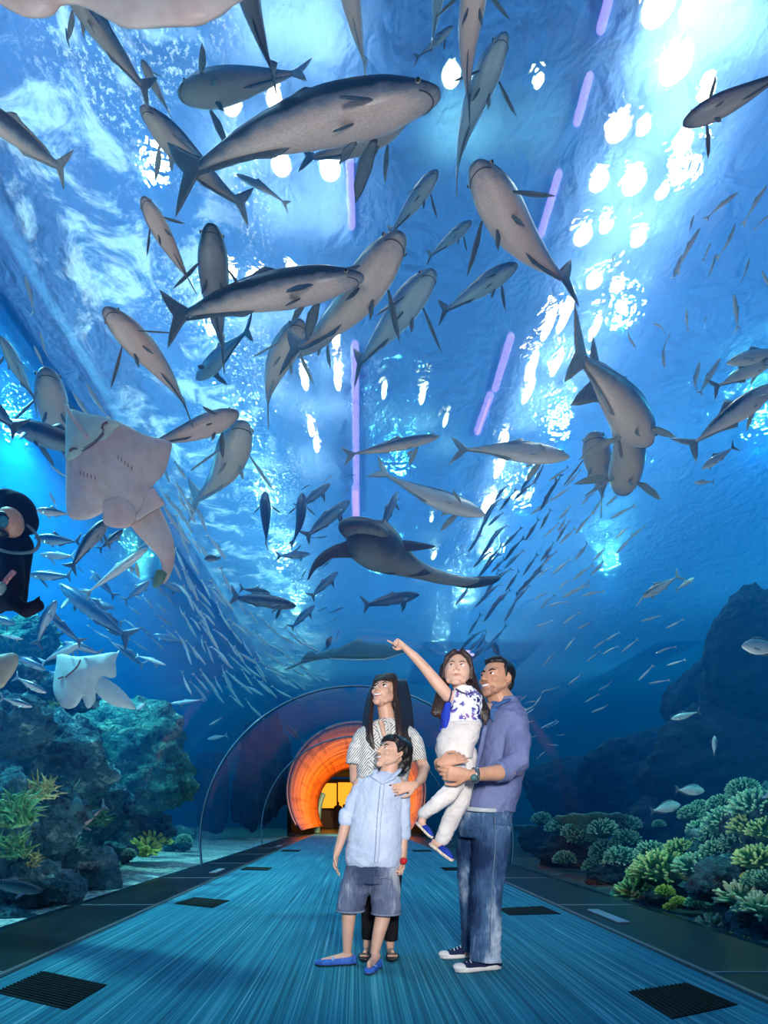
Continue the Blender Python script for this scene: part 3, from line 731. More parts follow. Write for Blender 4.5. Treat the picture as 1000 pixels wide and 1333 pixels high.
# the crowd of blue fish under and behind the ray and the diver
B = [('dark green-backed fish diving from behind the ray disc', 142, 676, 86, 738, 1.35, M_COB3, 'cobia', .1), ('long silvery fish climbing toward the ray tail', 192, 713, 108, 776, 1.3, M_SILV, 'slender', 0),
 ('dark-finned fish behind the ray disc', 160, 690, 128, 716, 1.5, M_COB3, 'jack', 0), ('blue-backed fish arched beside the hose of the diver', 44, 700, 108, 706, 1.5, M_FAR, 'jack', .1),
 ('teal fish sliding below the arched blue-backed one', 36, 748, 96, 752, 1.55, M_FAR, 'cobia', .1), ('pale long-nosed fish touching the ray edge beside the hood of the diver', 46, 664, 96, 670, 1.5, M_JACK, 'jack', 0),
 ('big blue fish with light back line diving beyond the boulders', 78, 760, 168, 832, 1.55, M_FAR, 'cobia', -.05), ('pale-headed fish rising at the hand of the diver', 74, 782, 40, 838, 1.35, M_FAR, 'cobia', .2),
 ('blue fish bending away from the pale-headed one', 62, 796, 100, 836, 1.45, M_FAR, 'cobia', -.2), ('small round dark fish amid the slender silver ones', 128, 796, 160, 812, 1.5, M_COB3, 'jack', 0),
 ('teal fish with bright head above the small ray', 105, 838, 50, 862, 1.45, M_JACK, 'jack', .08), ('white curved slender fish over open deep blue', 216, 866, 174, 850, 1.4, M_SILV, 'slender', .2),
 ('pale-bellied fish wedge-like beside the small ray', 60, 902, 18, 880, 1.3, M_JACK, 'jack', .05), ('second wedge-like pale-bellied fish against the boulders', 42, 920, 0, 908, 1.3, M_JACK, 'jack', 0),
 ('blue fish nosing down at the boulders by the picture edge', 60, 872, 10, 850, 1.4, M_FAR, 'cobia', .1), ('slender pale fish under the arm of the diver', 30, 832, -4, 826, 1.4, M_SILV, 'slender', 0),
 ('white leaf-shaped little fish by the tail of the small ray', 178, 924, 190, 914, 1.35, M_SILV, 'bream', 0), ('silver fish level over the blue gap behind the boulders', 222, 916, 268, 911, 1.5, M_SILV, 'slender', .05),
 ('silver fish under the level one, by the hoop seam', 270, 962, 296, 957, 1.5, M_SILV, 'jack', 0), ('thin silver fish slanting at the hoop seam', 272, 944, 290, 934, 1.5, M_SILV, 'slender', .1),
 ('dark blue fish resting before the blue slab rock', 92, 1082, 140, 1048, 1.12, M_COB3, 'cobia', .05), ('dark blue fish tail up before the gravel', 64, 1178, 108, 1140, 1.1, M_COB3, 'cobia', 0),
 ('big dark fish at the picture edge low by the kerb', 56, 1160, -30, 1146, 1.1, M_COB3, 'jack', 0), ('dark slim fish gliding beyond the hoop seam', 372, 944, 396, 968, 1.5, M_COB3, 'jack', 0)]
B += [('blue fish half hidden beneath the diver', 20, 812, -30, 800, 1.6, M_FAR, 'cobia', .1), ('teal fish turning under the big blue diving one', 150, 792, 100, 778, 1.6, M_FAR, 'jack', .15), ('dim blue fish nosing up among the crowd under the ray', 118, 742, 148, 776, 1.7, M_FAR, 'cobia', -.1),
 ('grey-blue fish beside the tail of the silvery one', 196, 756, 160, 782, 1.6, M_FAR, 'jack', .1), ('dark blue fish beneath the small round one', 150, 838, 190, 868, 1.7, M_COB3, 'cobia', .1), ('bright-backed fish hugging the small ray', 84, 836, 130, 850, 1.5, M_JACK, 'cobia', -.1),
 ('blue fish over the far boulder ridge', 64, 874, 100, 892, 1.55, M_FAR, 'cobia', 0), ('teal fish in the gap above the small ray', 40, 800, 4, 786, 1.65, M_FAR, 'jack', .1), ('pale-sided fish right under the hood of the diver', 52, 722, 100, 726, 1.7, M_JACK, 'cobia', .1),
 ('blue fish behind the dark tail of the ray', 214, 700, 176, 712, 1.75, M_FAR, 'cobia', .1), ('deep blue fish near the bent tail tip of the ray', 236, 770, 200, 752, 1.8, M_FAR, 'cobia', -.1), ('dim fish drifting over open water beyond the curved white one', 200, 826, 240, 836, 1.9, M_FAR, 'cobia', .1)]
for lab, hx, hy, tx, ty, k, m, kd, b in B:
    put(lab, hx, hy, tx, ty, k, mat=m, kind=kd, bend=(b, 0), mode='d', roll=random.uniform(-15, 15))

# ---- schools of small fish: single meshes, copied one by one
def small_proto(kind, mat, finm, bend, name, L=1.0):
    f = bendf(L, *bend); bm = body_bm(kind, L, 10)
    for tb in (TAILS[kind], DORS[kind]): 
        b2 = fin_bm(tb, L, .006); me = bpy.data.meshes.new('x'); b2.to_mesh(me); b2.free(); bm.from_mesh(me); bpy.data.meshes.remove(me)
    bend_bm(bm, f)
    me = bpy.data.meshes.new(name); bm.to_mesh(me); bm.free()
    for p in me.polygons: p.use_smooth = True
    me.materials.append(mat); return me
SM = {(mk, i): small_proto('slender', mm, None, (b, 0), 'school_fish') for mk, mm in (('s', M_SILV), ('d', M_DARKS), ('f', M_FAR)) for i, b in enumerate((.35, -.35, .12, -.15))}
n_school = 0
def school(px, py, ang, ln, k, mk, label, group, bend=None, dz=0):
    """one school fish: centre pixel, heading angle on the picture (deg, 0 = +x, 90 = up), length in pixels"""
    global n_school
    Y = hit(px, py) * k
    ca, sa = math.cos(math.radians(ang)) * ln / 2, math.sin(math.radians(ang)) * ln / 2
    h, t = P(px + ca, py - sa, Y), P(px - ca, py + sa, Y + dz)
    i = random.randrange(4) if bend is None else bend
    o = bpy.data.objects.new('school_fish', SM[(mk, i)]); COL.objects.link(o)
    L = (h - t).length / 1.02
    o.scale = (L, L, L); place(o, h, t, L, random.uniform(-40, 40))
    tag(o, label, 'fish', group); n_school += 1
rs = random.Random(3)
# left: streams pouring down toward the tunnel end
def stream(n, poly, angf, lnf, kf, mk, label, group, jit=10, mind=9, rnd=rs):
    pts = []; tries = 0
    x0 = min(p[0] for p in poly); x1 = max(p[0] for p in poly); y0 = min(p[1] for p in poly); y1 = max(p[1] for p in poly)
    def inside(x, y):
        c = False
        for (ax, ay), (bx, by) in zip(poly, poly[1:] + poly[:1]):
            if (ay > y) != (by > y) and x < (bx - ax) * (y - ay) / (by - ay) + ax: c = not c
        return c
    while len(pts) < n and tries < 20000:
        tries += 1
        x, y = rnd.uniform(x0, x1), rnd.uniform(y0, y1)
        if not inside(x, y) or any((x - a) ** 2 + (y - b) ** 2 < mind * mind for a, b in pts): continue
        pts.append((x, y))
        school(x, y, angf(x, y) + rnd.uniform(-jit, jit), lnf(x, y) * rnd.uniform(.8, 1.2), kf(x, y) * rnd.uniform(.95, 1.15), mk, label, group)
stream(26, [(215, 590), (250, 620), (300, 760), (290, 860), (250, 800), (205, 690)], lambda x, y: -62 + 180 * 0, lambda x, y: 38, lambda x, y: 1.5, 's', 'slender silver fish of the stream pouring down beside the pale ray', 'silver stream beside the pale ray')
stream(78, [(270, 760), (330, 790), (400, 830), (430, 880), (330, 930), (240, 890), (235, 800)], lambda x, y: -55 + (x - 270) * .2, lambda x, y: 29, lambda x, y: 1.8, 's', 'small silver fish in the dense school above the hoop seam', 'dense silver school above the hoop seam', 14, 8)

stream(46, [(640, 640), (720, 600), (735, 690), (700, 760), (650, 840), (600, 860), (590, 800), (610, 730)], lambda x, y: 232 + (y - 700) * -.02, lambda x, y: 36, lambda x, y: 1.75, 'd', 'slender dark fish of the slanting school at the foot of the bright lane', 'dark slanting school at the foot of the bright lane', 10, 10)
stream(26, [(700, 600), (800, 640), (850, 700), (790, 760), (700, 780)], lambda x, y: 222, lambda x, y: 30, lambda x, y: 1.7, 's', 'slender silver fish scattered in the blue beyond the dark slanting school', 'scattered silver fish in the open blue', 14, 16)
stream(30, [(670, 790), (760, 740), (880, 800), (900, 880), (780, 930), (690, 960)], lambda x, y: 212, lambda x, y: 25, lambda x, y: 1.7, 's', 'tiny silver fish over the slope of the dark cliff', 'tiny silver fish over the dark cliff', 22, 15)
stream(10, [(668, 900), (740, 910), (730, 1000), (672, 1010)], lambda x, y: 20, lambda x, y: 15, lambda x, y: 1.6, 's', 'tiny pale fish close behind the shoulder of the father', 'tiny pale fish behind the father', 25, 10)
stream(12, [(120, 560), (200, 590), (260, 660), (230, 720), (235, 640)], lambda x, y: -60, lambda x, y: 34, lambda x, y: 1.45, 's', 'thin silver fish dropping past the wing tip of the pale ray', 'thin silver fish at the ray wing', 8, 12)
stream(20, [(95, 730), (235, 745), (240, 840), (170, 860), (100, 800)], lambda x, y: -38, lambda x, y: 26, lambda x, y: 1.55, 'f', 'small blue fish in the gap between the large ray and the small ray', 'blue fish between the rays', 18, 13)
stream(14, [(380, 600), (460, 620), (440, 830), (370, 830)], lambda x, y: 40, lambda x, y: 18, lambda x, y: 2.0, 'f', 'tiny blue fish scattered before the glittering light beside the shark', 'tiny blue fish beside the shark', 40, 14)
for hx, hy, tx, ty in ((961, 251, 920, 280), (998, 242, 973, 280), (1002, 280, 985, 293), (904, 280, 896, 303), (911, 298, 884, 342), (957, 292, 944, 330), (925, 316, 917, 338), (888, 331, 873, 376), (932, 330, 923, 366),
                       (976, 335, 968, 367), (955, 383, 963, 432), (894, 402, 894, 430), (920, 412, 915, 424), (850, 421, 870, 428), (866, 478, 860, 440), (938, 466, 906, 520), (912, 470, 898, 520), (992, 352, 1004, 380), (828, 452, 812, 432), (800, 330, 795, 352)):
    d = Vector((hx - tx, ty - hy, 0))
    school((hx + tx) / 2, (hy + ty) / 2, math.degrees(math.atan2(d.y, d.x)), d.length, 1.5, 's', 'thin bright fish of the loose group rising beside the many lamps', 'thin bright fish beside the lamps')
for hx, hy, tx, ty in ((32, 358, 48, 414), (44, 450, 60, 482), (95, 510, 120, 552), (112, 498, 138, 545), (66, 606, 88, 624), (52, 430, 60, 470), (64, 640, 76, 664), (86, 36, 90, 71), (308, 228, 372, 256)):
    d = Vector((hx - tx, ty - hy, 0))
    school((hx + tx) / 2, (hy + ty) / 2, math.degrees(math.atan2(d.y, d.x)), d.length, 1.6, 's', 'thin white fish strayed from the schools on the foam side of the tank', 'stray thin white fish')
# ================================================================= RAYS, SHARK, GUITARFISH, DIVER
def ray_mat(name, belly, edge, tint):
    t = NT(name)
    a = t.tex(2.2, 5, rough=.6).outputs[0]; b = t.tex(14, 4).outputs[0]
    col = t.ramp(a, [(.3, edge), (.5, belly), (.75, tint)]).outputs[0]
    col = t.mix(.35, col, t.ramp(b, [(.4, (.78, .74, .74)), (.6, (1.08, 1.08, 1.08))]).outputs[0], 'MULTIPLY')
    t.bsdf(col, .42, 0, t.bump(b, .2, .02), .5); return t.m
RM = ray_mat('ray_belly', (.80, .66, .63), (.84, .56, .52), (.74, .72, .72))
RM2 = ray_mat('ray_belly_blue', (.52, .74, .76), (.42, .66, .70), (.62, .76, .78))
RBACK = simple('ray_back', (.10, .13, .13), .5)
SNOUT = ray_mat('ray_snout_skin', (.50, .76, .76), (.62, .74, .72), (.42, .72, .74))
def inside_fill(outline, step):
    xs = [p[0] for p in outline]; ys = [p[1] for p in outline]
    return min(xs), max(xs), min(ys), max(ys)
def outline_solid(name, pts2, Y, thick, m, parent=None, curve=None, dome=1.0, sub=34, origin=None, tilt=0, keep_y=None):
    """solid body whose outline was traced at distance Y: a domed grid, thick in the middle, thin at the rim"""
    # sample a grid inside the outline
    pts2 = [(p[0], p[1]) for p in smooth_path([p for p in pts2] + [pts2[0]], 3)][:-1]
    bm = NB()
    vs = [bm.verts.new((x, 0, y)) for x, y in pts2]
    f = bm.faces.new(vs)
    xs = [p[0] for p in pts2]; ys = [p[1] for p in pts2]
    st = max(max(xs) - min(xs), max(ys) - min(ys)) / sub
    x = min(xs) + st
    while x < max(xs):
        g = bm.verts[:] + bm.edges[:] + bm.faces[:]; bmesh.ops.bisect_plane(bm, geom=g, plane_co=(x, 0, 0), plane_no=(1, 0, 0)); x += st
    y = min(ys) + st
    while y < max(ys):
        g = bm.verts[:] + bm.edges[:] + bm.faces[:]; bmesh.ops.bisect_plane(bm, geom=g, plane_co=(0, 0, y), plane_no=(0, 0, 1)); y += st
    bmesh.ops.remove_doubles(bm, verts=bm.verts, dist=st * .02)
    rim = [v.co.copy() for v in bm.verts if v.is_boundary]
    span = max(max(xs) - min(xs), max(ys) - min(ys))
    info = {}
    for v in bm.verts:
        d = min((v.co - r).length for r in rim[::1])
        info[v.index if v.index >= 0 else id(v)] = d
    bm.verts.index_update()
    D = [min((v.co - r).length for r in rim) for v in bm.verts]
    top = {}
    for v, d in zip(bm.verts[:], D): top[v] = d
    res = bmesh.ops.duplicate(bm, geom=bm.verts[:] + bm.edges[:] + bm.faces[:])
    vm = res['vert_map']
    new = {}
    for v, d in top.items(): new[vm[v]] = d
    mx = max(D)
    def h(d): return thick * (min(1, d / (span * .28))) ** .6 + .004
    for v, d in top.items(): v.co.y -= h(d)
    for v, d in new.items(): v.co.y += h(d) * dome
    bmesh.ops.reverse_faces(bm, faces=[g for g in res['geom'] if isinstance(g, bmesh.types.BMFace)])
    # stitch the rim
    done = set()
    for e in [e for e in bm.edges if e.is_boundary]:
        a, b = e.verts
        if a in vm and b in vm and a in top:
            try: bm.faces.new((a, b, vm[b], vm[a]))
            except ValueError: pass
    bmesh.ops.recalc_face_normals(bm, faces=bm.faces)
    for v in bm.verts:
        x_, z_ = v.co.x, v.co.z
        off = curve(x_, z_) if curve else 0
        p = P(x_, z_, Y)               # outline is in pixels: scale only, at its own distance
        v.co = Vector((p.x, Y + v.co.y + off, p.z))
    o = obj(name, bm, m, parent, True, origin)
    return o
def dark_line(name, pts, r, m, parent):
    bm = NB(); tube(bm, pts, [r] * len(pts), n=6); return obj(name, bm, m, parent)
SLIT = simple('ray_slit', (.16, .07, .07), .6)
def sy(Y, d=.03): return Y - d
# -- large pale ray beside the diver
Y = hit(150, 640) * 1.26
root = empty('guitar_ray', P(155, 640, Y), 'large pale pink-bellied ray with diamond disc and thick tail, against the tunnel by the diver', 'ray')
cv = lambda x, z: (-.10 * math.cos((x - 155) / 70 * 1.4) + .0012 * (z - 640) * .4)
disc = [(92, 546), (100, 543), (112, 549), (140, 556), (168, 565), (196, 577), (224, 580), (223, 596), (217, 618), (206, 632), (202, 640), (209, 650), (215, 657), (208, 664), (196, 672), (186, 680), (172, 690), (160, 692), (144, 690), (141, 682), (143, 668), (140, 673), (120, 680), (98, 678), (88, 668), (87, 645), (89, 610), (90, 575)]
outline_solid('disc', disc, Y, .07, RM, root, cv)
tailp = [(173, 688), (190, 674), (207, 662), (218, 682), (226, 706), (226, 728), (220, 748), (213, 758), (203, 760), (210, 744), (208, 728), (198, 716), (184, 702)]
outline_solid('tail', tailp, Y + .02, .05, RM, root, cv, sub=22)
finp = [(140, 660), (165, 655), (182, 672), (174, 690), (160, 693), (144, 690), (139, 682)]
outline_solid('pelvic_fin', finp, Y - .045, .012, RM, root, cv, sub=16)
finp = [(186, 668), (200, 640), (210, 650), (216, 658), (207, 665), (196, 673), (184, 682), (180, 680)]
outline_solid('pelvic_fin', finp, Y - .045, .012, RM, root, cv, sub=16)
snp = [(92, 546), (101, 543), (122, 552), (150, 559), (166, 566), (156, 574), (148, 588), (134, 596), (118, 602), (94, 604), (89, 606), (90, 572)]
outline_solid('snout', snp, Y - .045, .045, SNOUT, root, cv, sub=20)
def on(px, py, d): p = P(px, py, Y); return Vector((p.x, Y + cv(px, py) - d, p.z))
dark_line('mouth', [on(x, y, .112) for x, y in smooth_path([(122, 607), (134, 602), (144, 595), (151, 588)], 3)], .0045, SLIT, root)
dark_line('mouth_fold', [on(x, y, .108) for x, y in smooth_path([(124, 603), (136, 598), (146, 590), (151, 583)], 3)], .003, SLIT, root)
dark_line('nostril', [on(x, y, .112) for x, y in smooth_path([(149, 582), (150, 578), (155, 575)], 3)], .009, SLIT, root)
dark_line('nostril', [on(x, y, .10) for x, y in smooth_path([(104, 603), (108, 601), (113, 602)], 3)], .009, SLIT, root)
dark_line('snout_ridge', [on(x, y, .10) for x, y in smooth_path([(101, 550), (110, 566), (120, 578), (128, 590)], 3)], .018, RM, root)
for i in range(5): dark_line('gill_slit', [on(166 + i * 4, 612 + i * 3 + 4 * k, .085) for k in range(2)], .003, SLIT, root)
for i in range(5): dark_line('gill_slit', [on(116 + i * 5, 628 + i * 2 + 4 * k, .085) for k in range(2)], .003, SLIT, root)
bm = NB(); tube(bm, [P(210, 745, Y) , P(206, 756, Y), P(201, 763, Y + .02)], [(.05, .02), (.045, .018), (.02, .01)], n=10)
obj('tail_tip', bm, simple('ray_tail_tip', (.10, .25, .22), .5), root)
# -- small ray over the boulders
Y = hit(120, 888) * 1.25
root = empty('small_ray', P(115, 888, Y), 'smaller blue-white ray with slanting dark mouth gliding just over the boulders', 'ray')
cv = lambda x, z: -.08 * math.cos((x - 115) / 45 * 1.3)
outline_solid('disc', [(76, 854), (84, 853), (104, 857), (128, 855), (154, 850), (152, 862), (153, 880), (146, 884), (136, 882), (130, 892), (128, 905), (120, 910), (112, 908), (104, 920), (92, 924), (80, 918), (71, 900), (72, 880), (75, 866)], Y, .06, RM2, root, cv, sub=26)
outline_solid('tail', [(132, 882), (142, 885), (156, 895), (168, 908), (176, 922), (164, 922), (146, 918), (130, 905), (124, 894)], Y + .03, .05, RM2, root, cv, sub=18)
outline_solid('pelvic_fin', [(110, 905), (116, 898), (126, 902), (128, 912), (122, 922), (116, 922)], Y + .02, .025, RM2, root, cv, sub=12)
def on(px, py, d): p = P(px, py, Y); return Vector((p.x, Y + cv(px, py) - d, p.z))
dark_line('mouth', [on(x, y, .068) for x, y in smooth_path([(92, 885), (100, 879), (108, 872), (112, 864)], 3)], .010, SLIT, root)
dark_line('nostril', [on(x, y, .06) for x, y in [(82, 886), (88, 884)]], .010, SLIT, root)
# -- huge ray cut by the top of the frame
Y = hit(240, -10) * 1.15
root = empty('huge_ray', P(230, -60, Y), 'huge pale ray passing overhead, only its rounded wing edges enter at the picture top', 'ray')
cv = lambda x, z: .02 * math.sin(x / 60)
outline_solid('disc', [(-30, -6), (0, 4), (20, 13), (38, 15), (56, 12), (70, 3), (76, -6), (96, -6), (116, 2), (134, 14), (150, 24), (168, 32), (196, 35), (222, 37), (248, 40), (266, 38), (284, 30), (304, 16), (318, 4), (332, -12), (340, -60), (250, -130), (140, -150), (20, -120), (-40, -70)], Y, .09, RM, root, cv, sub=40)
outline_solid('tail', [(120, -130), (170, -140), (190, -260), (150, -330), (120, -260)], Y + .02, .06, RM, root, cv, sub=16)
# -- brown fin of another ray at the picture edge
Y = hit(10, 875) * 1.2
root = empty('brown_ray', P(-15, 875, Y), 'brown-bellied ray wing showing at the picture edge over the boulders', 'ray')
outline_solid('disc', [(-60, 840), (-10, 852), (16, 850), (24, 856), (20, 872), (10, 886), (-4, 898), (-60, 905)], Y, .04, ray_mat('ray_brown', (.42, .40, .30), (.30, .34, .28), (.45, .45, .36)), root, lambda x, z: 0, sub=16)

# -- shark over the tunnel
SH = fish_mat('shark_skin', (.30, .32, .30), (.06, .10, .13), (.012, .03, .05), .22, .55, .5)
SHF = simple('shark_fin', (.025, .055, .085), .55)
Y = hit(480, 700) * 1.5
root = empty('leopard_shark', P(480, 700, Y), 'dark broad-headed shark with wide wing-like fins and long tail, seen above the pointing girl', 'shark')
sc = Y / F
def S(px, py, d=0): return P(px, py, Y + d)
path = smooth_path([(468, 682, 0, 10), (474, 694, .0, 26), (482, 704, .05, 30), (500, 716, .15, 28), (518, 728, .25, 20), (545, 742, .35, 11), (575, 752, .45, 8), (605, 757, .5, 6), (632, 756, .55, 4.5), (650, 754, .6, 1.2)], 4)
bm = NB(); tube(bm, [S(a, b, c) for a, b, c, r in path], [(r * sc * .82, r * sc * 1.08) for a, b, c, r in path], side=(0, 1, 0), n=20)
obj('body', bm, SH, root)
bm = NB()
# broad flat head
ell(bm, S(474, 692, -.05), (34 * sc, .24, 15 * sc), rot('Y', 12), 4)
obj('head', bm, SH, root)
dark_line('mouth', [S(x, y, -.27 + abs(x - 462) * .004) for x, y in smooth_path([(450, 690), (457, 687), (466, 686), (474, 688)], 3)], .012, SLIT, root)
outline_solid('pectoral_fin', [(458, 702), (446, 706), (430, 712), (416, 722), (407, 734), (402, 748), (401, 756), (410, 742), (420, 736), (432, 727), (450, 726), (468, 724)], Y + .02, .035, SHF, root, sub=18)
outline_solid('pectoral_fin', [(494, 700), (512, 702), (534, 704), (556, 708), (567, 712), (548, 716), (526, 718), (508, 718)], Y + .12, .035, SHF, root, sub=16)
outline_solid('pelvic_fin', [(520, 733), (534, 738), (552, 740), (562, 746), (544, 750), (528, 748)], Y + .28, .02, SHF, root, sub=10)
outline_solid('dorsal_fin', [(508, 716), (528, 728), (524, 742), (508, 748), (492, 742), (494, 728)], Y + .22, .03, SHF, root, sub=10)
outline_solid('tail_fin', [(586, 752), (606, 752), (632, 750), (652, 752), (640, 761), (612, 766), (592, 762)], Y + .5, .02, SHF, root, sub=14)
for s in (-1, 1):
    bm = NB(); ell(bm, S(474 + s * 27, 690 + s * 6, -.08), 3.0 * sc, sub=2); obj('eye', bm, M_EYE, root)
# -- guitarfish gliding low over the tunnel end
Y = hit(450, 850) * 1.15
root = empty('guitarfish', P(450, 850, Y), 'flat pointed guitarfish with long thin tail gliding level over the tunnel end', 'ray')
outline_solid('disc', [(534, 846), (522, 852), (500, 857), (474, 858), (446, 856), (430, 852), (440, 844), (456, 836), (468, 832), (476, 836), (498, 838), (520, 841)], Y, .05, simple('guitarfish_skin', (.06, .22, .30), .5), root, sub=24)
outline_solid('tail', [(446, 842), (430, 846), (412, 851), (398, 857), (384, 865), (371, 872), (380, 870), (392, 864), (402, 862), (420, 858), (438, 857), (452, 856)], Y + .03, .03, simple('guitarfish_skin', (.06, .22, .30), .5), root, sub=18)
bm = NB(); tube(bm, [P(430, 857, Y - .02), P(460, 859, Y - .05), P(500, 858, Y - .03), P(530, 849, Y)], [.006, .012, .012, .005], n=8)
obj('belly_edge', bm, simple('guitarfish_edge', (.55, .75, .72), .4), root)
outline_solid('dorsal_fin', [(392, 858), (402, 848), (409, 849), (412, 856)], Y + .02, .01, simple('guitarfish_skin', (.06, .22, .30), .5), root, sub=6)
# pale fish under the pointing hand
put('pale green-white fish swimming just under the pointing hand of the girl', 504, 842, 532, 847, 1.6, mat=M_SILV, kind='jack', mode='d', name='pale_fish')

# -- diver at the picture edge
Y = hit(20, 690) * 1.22
q = Y / F
suit = simple('neoprene_black', (.003, .005, .022), .8, 0, .4, 10, .2, .01, .2)
skin = simple('skin', (.62, .34, .24), .5)
root = empty('person', P(20, 800, Y), 'scuba diver in black suit, hood and mask at the picture edge beside the ray', 'person')
D = lambda x, y, d=0: P(x, y, Y + d)
bm = NB()
ell(bm, D(10, 677, -.04), (17 * q, .10, 21 * q), None, 4)                       # face
tube(bm, [D(16, 690), D(12, 712)], [.075, .09])
tube(bm, [D(10, 706, .05), D(6, 740, .05), D(8, 775, .1)], [(.20, .13), (.19, .13), (.16, .12)], side=(1, 0, 0))
# bent arm reaching toward the small fish
tube(bm, [D(14, 722, -.05), D(20, 758, -.08), D(16, 782, -.10)], [.085, .072, .065])
tube(bm, [D(16, 782, -.10), D(34, 795, -.14), D(50, 788, -.16)], [.062, .056, .045])
for a, l in ((20, 9), (0, 10), (-20, 10), (-42, 8)):
    c = D(49, 788, -.16); r_ = math.radians(a)
    tube(bm, [c, c + Vector((math.cos(r_) * l * q * .55, -.015, math.sin(r_) * l * q * .55)), c + Vector((math.cos(r_ - .3) * l * q, -.02, math.sin(r_ - .3) * l * q))], [.016, .013, .010], n=8)
tube(bm, [D(49, 788, -.16), D(48, 780, -.19), D(52, 776, -.2)], [.018, .014, .010], n=8)
tube(bm, [D(0, 775, .1), D(-40, 790, .2), D(-80, 800, .35)], [.11, .09, .07]); tube(bm, [D(-6, 780, .15), D(-50, 805, .3), D(-90, 815, .5)], [.11, .09, .07])
o = obj('body', bm, suit, root); remesh(o, .014, 5)
bm = NB(); ell(bm, D(22, 664, .02), (24 * q, .14, 22 * q), rot('Y', 12), 4); ell(bm, D(34, 676, .03), (15 * q, .10, 20 * q), None, 3); ell(bm, D(14, 652, .02), (19*q, .12, 12*q), None, 3)
o = obj('hood', bm, suit, root); remesh(o, .012, 5)
bm = NB(); ell(bm, D(13, 680, -.13), (17 * q, .075, 19 * q), rot('Y', -15), 4); o = obj('face', bm, skin, root)
bm = NB(); tube(bm, [D(-8, 674, -.17), D(3, 673, -.195), D(11, 677, -.185)], [(.045, .02)] * 3, side=(0, 0, 1)); o = obj('mask_frame', bm, simple('mask_rubber', (.01, .015, .02), .4), root)
bm = NB(); ell(bm, D(3, 679, -.20), (8 * q, .02, 8 * q), rot('Y', -10), 3); obj('mask_lens', bm, simple('mask_glass', (.04, .22, .28), .06, 0, .5, 18), o)
bm = NB(); ell(bm, D(1, 695, -.19), (9 * q, .05, 6 * q), None, 3); obj('regulator', bm, simple('regulator_black', (.01, .012, .015), .3), root)
bm = NB(); pts = smooth_path([tuple(D(36, 684, -.1)), tuple(D(46, 694, -.16)), tuple(D(51, 706, -.18)), tuple(D(44, 717, -.18)), tuple(D(24, 720, -.16)), tuple(D(0, 716, -.14)), tuple(D(-20, 704, -.1))], 5)
tube(bm, pts, [.012] * len(pts), n=8); obj('air_hose', bm, simple('hose', (.10, .18, .24), .25), root)
bm = NB(); tube(bm, [D(5, 760, -.19), D(11, 752, -.19), D(18, 744, -.16)], [(.022, .01)] * 3, n=8); obj('chest_patch', bm, simple('patch', (.55, .22, .22), .5, 0, .8, 60), root)
bm = NB(); tube(bm, [D(-2, 768, -.2), D(2, 764, -.2)], [.04, .035], n=8); obj('gauge', bm, simple('gauge', (.2, .32, .35), .3), root)
# ================================================================= REEF
rg = random.Random(11)
def rock_mat(name, dark, mid, light, scale=1.6, amt=.5):
    t = NT(name)
    a = t.tex(scale, 9, rough=.66, distort=.5).outputs[0]; b = t.tex(scale * 6, 6, rough=.7).outputs[0]
    v = t.tex(scale * 4, 2, typ='TexVoronoi').outputs[0]
    f = t.math('ADD', t.math('MULTIPLY', a, .7), t.math('MULTIPLY', b, .3))
    col = t.ramp(f, [(.40, dark), (.48, mid), (.54, mid), (.64, light)]).outputs[0]
    t.bsdf(col, .75, 0, t.bump(t.math('ADD', f, t.math('MULTIPLY', v, .35)), 1, .3), .3); return t.m
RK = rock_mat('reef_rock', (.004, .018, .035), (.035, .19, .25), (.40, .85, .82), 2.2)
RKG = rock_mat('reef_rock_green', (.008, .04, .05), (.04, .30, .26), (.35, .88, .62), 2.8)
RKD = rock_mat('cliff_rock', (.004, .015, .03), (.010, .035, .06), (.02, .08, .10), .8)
RKS = rock_mat('slab_rock', (.03, .12, .18), (.08, .26, .34), (.20, .46, .52), 2.6)
def rock(px, py, wpx, hpx, k, m, label, seed, group=None, name='boulder', Y=None, dep=.8, amp=.27, sub=5, floor=True, box_=False):
    Y = Y or hit(px, py) * k
    c = P(px, py, Y); rx, rz = wpx / 2 / F * Y, hpx / 2 / F * Y; ry = (rx + rz) / 2 * dep
    bm = NB(); bmesh.ops.create_icosphere(bm, subdivisions=sub, radius=1)
    off = Vector((seed * 7.3, seed * 3.1, seed * 5.7))
    for v in bm.verts:
        d = v.co.normalized()
        if box_: d = Vector([math.copysign(abs(x) ** .6, x) for x in d])
        n1 = noise.noise(d * 1.3 + off); n2 = abs(noise.noise(d * 3.1 + off)); n3 = noise.noise(d * 8 + off)
        n4 = noise.noise(d * 18 + off)
        r = 1 + amp * (1.4 * n1 - 1.1 * n2 + .45 * n3 + .18 * n4) 
        v.co = Vector((d.x * rx * r, d.y * ry * r, d.z * rz * r)) + c
    # keep clear of the glass
    for v in bm.verts:
        dx, dz = v.co.x, v.co.z - TZ
        R_ = math.hypot(dx, dz)
        if R_ < TR + .16 and v.co.y < TE:
            f = (TR + .16) / max(R_, .01); v.co.x = dx * f; v.co.z = TZ + dz * f
        if abs(v.co.x) < 3.2 and v.co.z < .6 and v.co.y < TE: v.co.x = math.copysign(3.2, c.x)
    o = obj(name, bm, m, None, True, origin=(c.x, c.y, max(c.z - rz, -.4)))
    return tag(o, label, 'rock', group)
